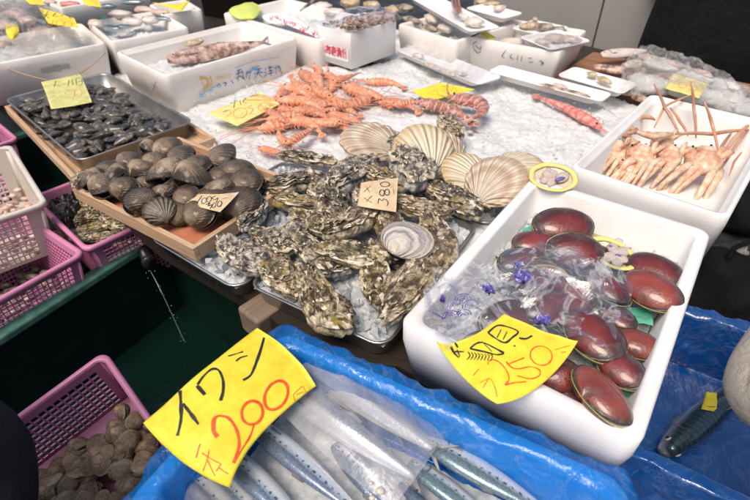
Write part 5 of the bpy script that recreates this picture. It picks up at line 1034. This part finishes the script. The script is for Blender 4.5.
# white trays
TG = 'white foam food trays'
def wtray(lb, nl, nr, z, W, H=.022): o, c, rz, L, W_ = tray(lb, at(*nl, z), at(*nr, z), W, z, H, 'white_plastic', .018, TG, 'foam_tray', 'foam tray', .004, .86, .002); return c, rz, L, W_
wtray('long white tray on the ice right of the shrimp carton', (397, 50), (478, 84), .93, .12)
wtray('long white tray resting against the box with handwriting', (489, 71), (601, 101), .935, .085)
wtray('white tray with a shellfish beside the brown board', (558, 75), (622, 93), .94, .12)
wtray('white tray tilted on the near right corner inside the handwriting box', (520, 37), (551, 49), 1.012, .2)
wtray('white tray at the back inside the handwriting box', (512, 28), (548, 36), 1.0, .17)
wtray('large white tray on top of the yellowish fish box', (408, -4), (470, 31), 1.045, .13)
wtray('white tray at the top edge right of the large white tray', (466, 8), (504, 18), 1.04, .12)
for it, mt, lb in ((((432, 66, .93, .05, .014, 22), (448, 72, .93, .045, .014, 25), (460, 74, .93, .03, .015, 10)), 'flesh', 'squid-like pieces in the long tray on the ice'), (((418, 56, .93, .03, .018, 20),), 'whitefish', 'pale piece at the upper end of the long tray on the ice'),
    (((552, 87, .935, .05, .012, 14), (575, 93, .935, .05, .011, 14)), 'greyfish', 'thin grey fish in the tray against the handwriting box'), (((592, 74, .94, .02, .014, 20), (604, 80, .94, .035, .016, 25)), 'yellowroe', 'tan shellfish piece in the tray beside the board'),
    (((560, 86, .94, .03, .012, 15),), 'flesh', 'little grey fillet behind the thin grey fish'), (((556, 38, 1.012, .05, .025, 0), (572, 39, 1.012, .04, .02, 10), (542, 42, 1.01, .03, .02, 10)), 'flesh', 'grey shellfish meat in the tilted tray'),
    (((530, 25, 1.0, .03, .022, 0), (535, 19, 1.01, .018, .012, 60), (524, 26, 1.0, .02, .014, 0)), 'yellowroe', 'tan crab pieces in the back tray'), (((545, 27, 1.0, .04, .025, 10), (558, 29, 1.0, .03, .02, 0)), 'greyfish', 'grey pieces next to the tan crab pieces'), (((512, 42, .96, .05, .03, 0), (500, 34, .96, .04, .02, 0)), 'whitefish', 'pale pieces on the floor of the handwriting box'),
    (((492, 4, 1.04, .04, .02, 0), (482, 2, 1.04, .03, .02, 0)), 'yellowroe', 'tan pieces in the tray at the top edge'), (((500, 8, 1.04, .03, .02, 0),), 'flesh', 'grey piece in the tray at the top edge')):
    lumps('seafood_piece', lb, 'seafood', list(it), mt)
for k in range(3): limb('brown striped prawn row in the large white tray', [(451+k*3.5, -3, 1.06), (453+k*3, 5, 1.062), (456+k*2.5, 13, 1.058)], .006, 'prawn', 'prawn', 'prawn', 'prawns in the large white tray')
lumps('tray_pack', 'cloudy packed fillets at the low end of the large white tray', 'pack', [(474, 22, 1.045, .04, .03, 10), (464, 16, 1.05, .03, .015, 20)], 'whitefish')
film_thing('plastic_film', 'clear film over the grey shellfish in the tilted tray', 'plastic film', [[(522, 37, 1.02), (545, 33, 1.025), (562, 33, 1.02)], [(534, 42, 1.022), (556, 38, 1.03), (576, 37, 1.022)], [(550, 49, 1.018), (572, 46, 1.02), (588, 42, 1.018)]], 'film', .004, 25, 30, seed=33)
film_thing('plastic_film', 'shiny clear film over the long tray on the ice', 'plastic film', [[(399, 50, .935), (408, 45, .938), (418, 42, .935)], [(436, 68, .937), (446, 62, .94), (456, 58, .937)], [(476, 83, .935), (484, 76, .938), (491, 71, .935)]], 'film', .004, 25, 40, seed=34)
# brown board, pale fishes, big clear bag at right
bd = thing('wooden_board', 'brown wet board under the bagged fish at the right', 'board', at(650, 84, .875), R(-41)); o = MB().box((0, .0, .0), (.62, .42, .02)).build('plank', 'wood_board', bd, False); bevel(o)
fishpx('pale flatfish lying at the back of the brown board', 598, 55, 650, 50, .93, .05, 'whitefish', 65, .5, 'pale fish on the brown board', 'pale_fish')
fishpx('smaller pale fish poking out of the clear bag', 622, 66, 668, 58, .94, .045, 'whitefish', 65, .5, 'pale fish on the brown board', 'pale_fish')
fishpx('brown fish on the board beside the small white tray', 590, 66, 648, 74, .91, .04, 'brownfish', 65, .6, 'pale fish on the brown board', 'brown_fish')
lumps('fish_pieces', 'brown fish pieces between the white tray and the crab box', 'fish', [(626, 92, .905, .03, .018, 20), (638, 90, .905, .03, .02, 0), (640, 98, .9, .03, .02, 20)], 'brownfish')
lumps('bagged_fish', 'pale fish packed on ice inside the large clear bag', 'fish', [(650, 84, .93, .08, .05, 14), (690, 92, .93, .08, .05, 14), (725, 100, .925, .08, .05, 14), (690, 75, .94, .09, .035, 18), (660, 66, .95, .07, .035, 14), (725, 88, .93, .07, .04, 25), (756, 110, .92, .07, .05, 20)], 'ice')
lumps('bagged_fish', 'pinkish fish strip along the far side of the large clear bag', 'fish', [(650, 58, .96, .05, .022, 14), (672, 64, .965, .05, .02, 14), (700, 73, .955, .05, .02, 18)], 'flesh_pink')
film_thing('plastic_bag', 'large clear plastic bag of fish in front of the black coat', 'plastic bag', [[(640, 46, .985), (690, 58, .995), (752, 90, .97)], [(626, 62, .985), (690, 76, 1.0), (758, 108, .965)], [(618, 84, .945), (680, 103, .95), (754, 128, .93)]], 'film_soft', .018, 15, 44, True, seed=40, edge=.1)
# ================================================================== ICE BED with shrimps
rzI = R(-39.5); cI = V((.06, 1.82, 0))
def foot(p):
    for (c, rz, L, W) in FOOT:
        d = p-c; x = d.x*cos(rz)+d.y*sin(rz); y = -d.x*sin(rz)+d.y*cos(rz)
        if abs(x) < L*.47-.014 and abs(y) < W*.47-.014: return True
    return False
def hump(p):
    if foot(p) : return -.09
    e = min(1, max(0, (p.x*.77-p.y*.64+1.62)/.12)); q = p-at(350, 95, .88); mound = .022*math.exp(-(q.x**2+q.y**2)/.14)
    near = (p.x-.0)*.64+(p.y)*.77; 
    if p.x > .2 and p.x*.6+p.y*.8 > 1.93: return -.06
    return mound-.02*(1-e) - (.06 if near < .62 else 0)
ice_sheet('ice_bed', 'wide bed of crushed ice across the middle of the bench under the shrimp', cI, rzI, 2.15, 1.5, .878, .0075, 300, 220, 'ice', 1, hump)
chunks('ice_chunks', 'scattered shards on the wide ice bed', 350, lambda r: (lambda x, y: at(x, y, .892))(r.uniform(180, 600), r.uniform(70, 170)), (.002, .005), 'ice', 9)
SGp = 'coral shrimp heaped on the ice'
sh = [(308, 78, 40, 19), (301, 84, 30, 18), (318, 80, 60, 18), (328, 80, 75, 18), (334, 84, -60, 16), (322, 90, 35, 20), (312, 96, 25, 20), (296, 92, 20, 18), (345, 78, -20, 14), (290, 97, -35, 16), (281, 92, -65, 15), (300, 104, 10, 22), (318, 104, 30, 22), (332, 98, 20, 18), (362, 92, 18, 22), (384, 84, 6, 17), (372, 96, 22, 20), (352, 101, -10, 20), (346, 108, 30, 17), (398, 106, 10, 18), (408, 103, -8, 14),
 (284, 108, 5, 20), (292, 116, -8, 22), (310, 114, 12, 20), (286, 124, -10, 24), (284, 138, 50, 16), (300, 136, -30, 18), (334, 126, 22, 22), (344, 118, 15, 18), (322, 120, 5, 18), (272, 151, 12, 14), (305, 126, 20, 20), (276, 116, 30, 16), (330, 110, -20, 16), (358, 88, 40, 15), (316, 70, 55, 14)]
for i, (x, y, a, h) in enumerate(sh):
    rs = random.Random(i*3+1); z = .910+.010*math.exp(-((x-315)**2+(y-100)**2)/1400)+.010*(i % 3); flip = 180 if i % 4 == 1 else 0
    shrimp('c%d' % (i % 4), lay(x, y, z-.006, a+flip, h*1.2, V((rs.uniform(-.5, .5), rs.uniform(-.6, .2), 1)), True), 'coral pink shrimp in the heap on the ice', SGp, bend=(.15, .5, .05, .75)[i % 4], seed=i)
shrimp('tiger', lay(443, 111, .925, 18, 31, V((0, -.3, 1)))@Matrix.Diagonal((1, .78, .78, 1)), 'striped brown prawn in front of the pale yellow card', 'striped prawns on the ice', bend=.7, mats=('prawn', 'prawn'), name='prawn', cat='prawn', seed=51)
shrimp('tiger2', lay(466, 110, .93, 35, 24, V((0, -.3, 1))), 'striped curled prawn whose tail hooks toward the scallops', 'striped prawns on the ice', bend=1.9, mats=('prawn', 'red_shrimp'), name='prawn', cat='prawn', seed=52)
shrimp('tiger3', lay(432, 104, .925, 5, 20, V((0, -.3, 1))), 'small striped prawn partly under the pale yellow card', 'striped prawns on the ice', bend=.5, mats=('prawn', 'red_shrimp'), name='prawn', cat='prawn', seed=53)
shrimp('red', lay(570, 112, .900, 27+180, 31, V((0, -.3, 1)))@Matrix.Diagonal((1, .62, .62, 1)), 'single red shrimp on the ice beside the crab box', None, bend=-.4, mats=('red_shrimp', 'shrimp_leg'), name='red_shrimp', cat='shrimp', seed=55)
lumps('ice_slush', 'patch of wet ice at the hooked prawn tail', 'ice', [(474, 128, .9, .012, .008, 0), (470, 132, .9, .01, .008, 0)], 'flesh')
# ================================================================== PINK AND WHITE BASKETS
N3 = at(103, 357, .75); p3 = (at(10, 403, .715)-N3).normalized(); q3_ = (at(160, 402, .715)-N3).normalized()
z3 = q3_.cross(p3).normalized(); z3 = z3 if z3.z > 0 else -z3; bi = (p3+q3_).normalized(); pe = z3.cross(bi).normalized(); sg_ = 1 if pe.dot(p3) > 0 else -1
p3 = (bi+pe*sg_).normalized(); q3_ = (bi-pe*sg_).normalized(); LB3, WB3, HB3 = .40, .33, .17
bk, cb, rzb, Lb, Wb = basket('pink plastic basket of brown clams tipped toward the viewer at the front left', V((0, 0, 1)), V((LB3, 0, 1)), 1.0, -WB3, HB3, 'pink', cell=.0165, bar=.0034, group='plastic lattice baskets')
M3 = Matrix((-p3, -q3_, z3)).transposed().to_4x4(); M3.translation = N3+p3*LB3/2+q3_*WB3/2-z3*HB3; bk.matrix_world = M3
BG = 'brown clams in the front pink basket'
rs = random.Random(31)
for i in range(110):
    for _ in range(60):
        x, y = rs.uniform(-.15, .16), rs.uniform(-.13, .10)
        if x > -.15+rs.random()*.12 : break
    lv = .012+.035*min(1, max(0, (.12-y)/.2))+.035*rs.random(); P = M3@V((x, y, lv+.01)); a = rs.uniform(0, 2*PI)
    bivalve('basket', frame(P, V((cos(a), sin(a), rs.uniform(-.4, .4))), V((rs.gauss(0, .5), rs.gauss(-.2, .5), 1)), rs.uniform(.020, .027)), 'brown clam among many in the front pink basket', 'clam', 'clam', BG, b=.88, T=.95, mt='clam', bulge=.35, nt=40)
uP = (at(82, 255, .8)-at(0, 300, .8)); uP.z = 0; uP.normalize(); S1_ = at(80, 254, .8)
bk1, c_, rz_, L_, W_ = basket('pink plastic basket under the white basket at the left edge', S1_-uP*.36, S1_, .80, .30, .2, 'pink', group='plastic lattice baskets')
u2_ = V((.68, .733, 0)); S2_ = at(86, 249, .8)+u2_*.004
bk2, c2_, rz2_, L2_, W2_ = basket('pink plastic basket of brown shellfish tucked under the wooden crate', S2_, S2_+u2_*.27, .80, .36, .2, 'pink', group='plastic lattice baskets')
u0 = u2_; S0_ = at(15, 139, .80)
bk0, c0_, rz0_, _, _ = basket('pink basket corner at the left edge near the twine', S0_-u0*.3, S0_, .80, .3, .2, 'pink', group='plastic lattice baskets')
for (cc_, rr_, L__, W__, z_, lb) in ((c2_, rz2_, .24, .32, .70, 'dark net of shellfish'), (c0_, rz0_, .26, .26, .70, 'pile')): pass
film_thing('plastic_net', 'dark wet plastic netting in the pink basket under the crate', 'netting', [[(46, 196, .78), (60, 190, .78), (75, 184, .78)], [(50, 210, .765), (66, 202, .77), (84, 198, .76)], [(58, 228, .77), (68, 220, .765), (80, 212, .75)]], 'black', .012, 30, 60, seed=60)
WG = 'olive brown shellfish in the pink basket under the crate'
for i, (x, y, a, hl, hw) in enumerate(((96, 226, -15, 22, 9), (84, 236, -8, 16, 7), (108, 236, -12, 24, 8), (118, 222, 10, 20, 9), (84, 214, -50, 14, 7), (104, 212, -25, 20, 9), (122, 232, -20, 16, 8), (92, 204, 20, 16, 8), (130, 216, 10, 18, 8))):
    oyster(x, y, .755, a, hl*.9, hw, 'oy_olive', 'olive brown shellfish lying in the pink basket under the crate', V((0, 0, 1)), 70+i, group=WG)
rsx = random.Random(8)
lumps('shellfish_pile', 'brown shellfish layer at the bottom of the pink basket under the crate', 'shells', [(x+rsx.uniform(-3, 3), y+rsx.uniform(-3, 3), .725, .022, .016, rsx.uniform(0, 180)) for x in range(60, 150, 12) for y in range(196, 250, 9)], 'greyfish')['kind'] = 'stuff'
WR = at(43, 203, .88); vW = at(8, 146, .88)-WR; vW.z = 0; vW.normalize(); uW = V((vW.y, -vW.x, 0))
bw, cw_, rzw_, Lw_, Ww_ = basket('off-white plastic basket of pale pink shellfish at the left edge', WR-uW*.32, WR, .88, .42, .17, 'cream_plastic', cell=.014, bar=.0045, group='plastic lattice baskets', top=.02, solid=.045)
rs = random.Random(17); pl = []
mb = MB()
for k in range(170):
    p = loc(cw_, rzw_, rs.uniform(-.14, .14), rs.uniform(-.18, .18), .715+rs.uniform(0, .055)); mb.ell(p-cw_, (rs.uniform(.01, .02), rs.uniform(.006, .012), .007), Matrix.Translation((0, 0, 0)), 8, 6, .3, k)
o = mb.build('shellfish_pile', 'flesh_pink'); o.location = cw_; tag(o, 'pale pink shellfish heaped inside the off-white basket', 'shellfish', kind='stuff')
mb = MB()
for k in range(120):
    p = loc(c_, rz_, rs.uniform(-.15, .15), rs.uniform(-.12, .12), .63+rs.uniform(0, .03)); mb.ell(p-c_, (rs.uniform(.01, .022), rs.uniform(.008, .014), .009), None, 8, 6, .3, k)
o = mb.build('shellfish_pile', 'greyfish'); o.location = c_; tag(o, 'brown shellfish in the pink basket below the off-white one', 'shellfish', kind='stuff')
# shelf carrying the rear baskets inside the second tank
sh_ = thing('wooden_pallet', 'dark wet slats carrying the rear pink baskets', 'pallet', (-1.10, 1.20, .57), R(55))
for k in range(5): bevel((lambda o: o)(MB().box((0, -.28+k*.14, .012), (1.1, .09, .024)).build('slat', 'wood_dark', sh_, False)), .003)
for k in (-1, 1): MB().box((k*.45, 0, -.04), (.06, .64, .078)).build('runner', 'wood_dark', sh_, False)
# ================================================================== RIGHT SIDE: blue lined box with a mackerel
ub = V((.84, -.54, 0)).normalized(); vb = V((.54, .84, 0)).normalized(); NLb = at(634, 455, .66)
boxR, LR, WR_ = container('foam_box', 'blue-lined box on the ground side at the lower right with one mackerel', 'foam box', tuple(NLb-ub*.08), tuple(NLb+ub*.52), .66, .50, .2, .02, 'foam', .02, 0, G, floor=.03)
cR, rzR = boxR.location.copy(), boxR.rotation_euler.z
liner('deep blue wrinkled plastic bag lining the box at the lower right', cR, rzR, LR, WR_, .2, .02, .10, 'blue_deep', 8, 0, amp=.009, n=240)
s_ = thing('box_stand', 'black crate under the blue-lined box at the lower right', 'crate', (cR.x, cR.y, 0), rzR)
o = MB().box((0, 0, .228), (LR*.9, WR_*.9, .455)).build('crate_body', 'black', s_, False); bevel(o, .01); MB().tube([V((x*LR*.451, y*WR_*.451, .4)) for x, y in ((-1, -1), (1, -1), (1, 1), (-1, 1), (-1, -1))], .008, 6).build('rim', 'black', s_)
fishpx('fat striped mackerel lying in the blue-lined box at the lower right', 658, 458, 756, 372, .535, .085, 'mackerel', -35, .75, None, 'mackerel')
sign4('small yellow label beside the mackerel', ((706, 392), (717, 393), (717, 412), (701, 409)), .57, [('writing', 'ink', .0014, [[(706, 406), (710, 407), (715, 407)]])], 'yellow')
# black bag on the floor and other ground clutter
bg = thing('black_bag', 'black bag lying on the wet floor right of the foam boxes', 'bag', at(733, 290, .1)); mb = MB(); mb.ell((0, 0, 0), (.24, .20, .15), None, 40, 24, .35, 5); mb.build('bag_body', 'coat_black', bg); MB().tube([(-.08, .02, .1), (-.06, .04, .2), (.0, .05, .23), (.06, .04, .2), (.08, .02, .1)], .012, 8).build('strap', 'coat_black', bg)
bg2 = thing('black_bag', 'second black bag behind the crab box at the right edge', 'bag', at(745, 205, .1)); mb = MB(); mb.ell((0, 0, 0), (.2, .2, .14), None, 40, 24, .35, 9); mb.build('bag_body', 'coat_black', bg2)
film_thing('plastic_scrap', 'scrap of grey wrinkled plastic on the wet floor by the black bag', 'plastic', [[(722, 255, .02), (735, 250, .03), (748, 247, .02)], [(716, 266, .02), (732, 264, .05), (748, 262, .03)], [(714, 280, .02), (728, 276, .03), (744, 274, .02)]], 'film_soft', .02, 30, 50, seed=71)
# grey partition and added dark block behind
A_, B_ = at(500, 15, .85), at(720, 51, .85); d_ = (B_-A_); 
pt = thing('grey_partition', 'plain grey partition panel behind the stall', 'partition', ((A_.x+B_.x)/2, (A_.y+B_.y)/2, 0), math.atan2(d_.y, d_.x))
n_ = d_.length*1.3
o = MB().box((-.02, .06, .85), (n_*.5, .03, 1.7)).build('panel', 'grey_panel', pt, False); o.location.x = n_*.25; bevel(o); o = MB().box((0, .06, .85), (n_*.5, .03, 1.7)).build('panel', 'grey_panel', pt, False); o.location.x = -n_*.27; bevel(o)
for k in (-1, 0, 1): MB().box((k*n_*.5, .1, .86), (.04, .04, 1.72)).build('post', 'black', pt, False)
bn = thing('dark_block', 'dark brown block added to fill the dark gap at the back behind the lime sheet box', 'block', at(208, 18, .9)+V((.12, .30, -.9)), R(-30)); rr = [rrect(.36, .3, .03, z) for z in (0, 1.05)]+[rrect(.40, .34, .03, 1.06), rrect(.40, .34, .03, 1.10), rrect(.36, .3, .03, 1.11)]; MB().loft(rr, True, True).build('block_body', 'wood_dark', bn)  # made-up dark block, stands in for an unidentified dark area
boxF, _, _ = container('foam_box', 'small pale foam box at the top edge left of the dark block', 'foam box', (163, 15), (202, 9), 1.0, .25, .13, .02, 'foam_warm', .015, 0, G)
boxG, _, _ = container('foam_box', 'foam box furthest back at the top left corner', 'foam box', (60, 8), (150, -8), 1.0, .4, .13, .02, 'foam_warm', .015, 0, G, floor=.09)
boxE, _, _ = container('foam_box', 'foam box past the top left corner behind the bagged fish', 'foam box', (-70, 12), (36, -6), 1.0, .4, .13, .02, 'foam_warm', .015, 0, G, floor=.09)
lumps('red_fish', 'red fish piece in the furthest box at the top left', 'fish', [(70, 4, 1.0, .05, .025, 0), (90, 2, 1.0, .03, .02, 0)], 'red_shrimp'); lumps('grey_fish', 'dark fish in the furthest box at the top', 'fish', [(132, 2, 1.0, .06, .02, 0), (156, 18, 1.0, .07, .018, 3), (108, 6, 1.0, .04, .02, 0)], 'mackerel', None, .15)
lumps('fish_pieces', 'pale pink fillets at the top edge behind the grey fish', 'fish', [(145, 10, 1.0, .06, .025, 5), (160, 12, 1.0, .05, .02, 5), (50, 2, 1.0, .04, .02, 5)], 'flesh_pink')
# ================================================================== PEOPLE
def skinned(name, joints, edges, mat, parent, sub=2, root=0):
    me = bpy.data.meshes.new(name); me.from_pydata([j[:3] for j in joints], edges, []); o = bpy.data.objects.new(name, me); COL.objects.link(o); o.parent = parent
    sm = o.modifiers.new('skin', 'SKIN'); sm.use_smooth_shade = True; ly = me.skin_vertices[0].data
    for k, j in enumerate(joints): r = j[3]; ly[k].radius = r if isinstance(r, tuple) else (r, r)
    ly[root].use_root = True; s = o.modifiers.new('s', 'SUBSURF'); s.levels = sub; s.render_levels = sub; me.materials.append(MT[mat]); return o
def person(label, loc_, rz, coat, elbow_out=.2, hem=.75, s=1.0, wide=1.0, arms=None):
    o = thing('person', label, 'person', loc_, R(rz), None); o.scale = (s, s, s)
    aL, aR = arms or (((-.24, .02, 1.08), (-.2, .2, .98)), ((.24, .02, 1.08), (.2, .2, .98)))
    J = [(0, 0, .9, .12), (0, 0, 1.08, .11), (0, 0, 1.26, .125), (0, 0, 1.39, .055), (0, .01, 1.46, .05), (0, .02, 1.53, .082), (0, .015, 1.60, .075),
         (-.17, 0, 1.33, .05), (*aL[0], .038), (*aL[1], .028), (.17, 0, 1.33, .05), (*aR[0], .038), (*aR[1], .028),
         (-.09, 0, .84, .08), (-.1, .01, .47, .05), (-.1, -.02, .09, .036), (-.1, .1, .04, .03), (.09, 0, .84, .08), (.1, .01, .47, .05), (.1, -.02, .09, .036), (.1, .1, .04, .03)]
    E_ = [(0, 1), (1, 2), (2, 3), (3, 4), (4, 5), (5, 6), (2, 7), (7, 8), (8, 9), (2, 10), (10, 11), (11, 12), (0, 13), (13, 14), (14, 15), (15, 16), (0, 17), (17, 18), (18, 19), (19, 20)]
    for w, el in ((9, aL[0]), (12, aR[0])):
        W0 = V(J[w][:3]); d = (W0-V(el)).normalized(); sd = d.cross(V((0, 0, 1))).normalized(); sg = 1 if w == 9 else -1; k = len(J); J.append((*(W0+d*.06), (.036, .018))); E_.append((w, k))
        for f in range(4):
            b_ = W0+d*.10+sd*(f-1.5)*.019; L_ = (.035, .042, .039, .030)[f]; i = len(J); J += [(*b_, .0095), (*(b_+d*L_-V((0, 0, .010))), .0088), (*(b_+d*L_*1.6-V((0, 0, .034))), .0075)]; E_ += [(k, i), (i, i+1), (i+1, i+2)]
        b_ = W0+d*.045+sd*sg*.04; i = len(J); J += [(*b_, .012), (*(b_+d*.03+sd*sg*.012), .010), (*(b_+d*.055+sd*sg*.010), .008)]; E_ += [(k, i), (i, i+1), (i+1, i+2)]
    skinned('body', J, E_, 'skin', o)
    C_ = [(0, 0, hem, (.20*wide, .15*wide)), (0, 0, .95, (.185*wide, .14*wide)), (0, 0, 1.1, (.17*wide, .13)), (0, 0, 1.27, (.17*wide, .12)), (0, 0, 1.39, .075), (-.18, 0, 1.33, .075), (*aL[0], .066 if elbow_out > .1 else elbow_out), (*(V(aL[0]).lerp(V(aL[1]), .93)), .048), (.18, 0, 1.33, .075), (*aR[0], .066), (*(V(aR[0]).lerp(V(aR[1]), .93)), .048)]
    skinned('coat', C_, [(0, 1), (1, 2), (2, 3), (3, 4), (3, 5), (5, 6), (6, 7), (3, 8), (8, 9), (9, 10)], coat, o)
    skinned('trousers', [(0, 0, .9, .13), (-.09, 0, .82, .1), (-.1, .01, .47, .075), (-.1, -.02, .12, .062), (.09, 0, .82, .1), (.1, .01, .47, .075), (.1, -.02, .12, .062)], [(0, 1), (1, 2), (2, 3), (0, 4), (4, 5), (5, 6)], 'jeans', o)
    for sx in (-.1, .1): MB().ell((sx, .05, .05), (.055, .14, .05), nu=16, nv=10).build('shoe', 'black', o)
    h = MB(); h.ell((0, -.012, 1.585), (.097, .108, .105), nu=24, nv=16, nz=.1); hh = h.build('hair', 'hair', o)
    for v_ in hh.data.vertices:
        if v_.co.y > .05 and v_.co.z < 1.6: v_.co.y = .03
    e = MB()
    for sx in (-.032, .032): e.ell((sx, .097, 1.545), (.012, .006, .008), nu=10, nv=6)
    e.build('eye', 'eye', o); MB().tube([(0, .098, 1.55), (0, .115, 1.515), (0, .1, 1.505)], [.008, .013, .009], 8).build('nose', 'skin', o); MB().tube([(-.022, .094, 1.478), (0, .101, 1.476), (.022, .094, 1.478)], [.003, .006, .003], 6).build('mouth', 'flesh_pink', o)
    for sx in (-1, 1): MB().ell((sx*.09, .005, 1.54), (.012, .022, .03), nu=10, nv=8).build('ear', 'skin', o)
    return o
person('person in a long black coat standing behind the bench at the top right', (1.50, 2.34, 0), 150, 'coat_black', hem=.55, wide=1.5, s=1.02, arms=(((-.26, -.1, 1.1), (-.1, -.22, 1.0)), ((.26, -.1, 1.1), (.1, -.22, 1.0))))
person('person in a charcoal jacket at the bottom left edge, only the sleeve visible', (-.74, .26, 0), -20, 'coat_grey', hem=.78, elbow_out=.078, arms=(((-.24, .02, 1.08), (-.2, .2, .98)), ((.18, .165, 1.0), (.16, .12, .82))))
person('person in a beige coat at the right edge, only the bent elbow visible', (.85, .30, 0), 20, 'coat_beige', hem=.75, elbow_out=.135, arms=(((-.275, .205, .99), (.02, .33, 1.02)), ((.24, .02, 1.08), (.2, .2, .98))))
# ================================================================== LIGHT
SUN_EL, SUN_AZ = 62, 215      # degrees; azimuth from +Y clockwise where the light stands
sd_ = V((sin(R(SUN_AZ))*cos(R(SUN_EL)), cos(R(SUN_AZ))*cos(R(SUN_EL)), sin(R(SUN_EL))))
ld = bpy.data.lights.new('sun', 'SUN'); ld.energy = SUN_E; ld.angle = R(30); ld.color = (1, .89, .76); lo = bpy.data.objects.new('sun', ld); COL.objects.link(lo); lo.rotation_euler = sd_.to_track_quat('Z', 'Y').to_euler()
wd = bpy.data.worlds.new('World'); sc.world = wd; wd.use_nodes = True; nt = wd.node_tree; bgn = nt.nodes['Background']; sky = nt.nodes.new('ShaderNodeTexSky'); sky.sky_type = 'NISHITA'; sky.sun_disc = False
sky.sun_elevation = R(SUN_EL); sky.sun_rotation = R(SUN_AZ); sky.dust_density = 4; sky.air_density = 1.0; nt.links.new(sky.outputs[0], bgn.inputs[0]); bgn.inputs[1].default_value = SKY_S
vs_ = sc.view_settings; vs_.view_transform = 'Standard'; vs_.look = 'None'; vs_.gamma = 1; vs_.use_curve_mapping = False; vs_.exposure = EXPO
sc.cycles.max_bounces = 8; sc.cycles.transparent_max_bounces = 16
# labels for the mussels come from their source; drop empty leftovers
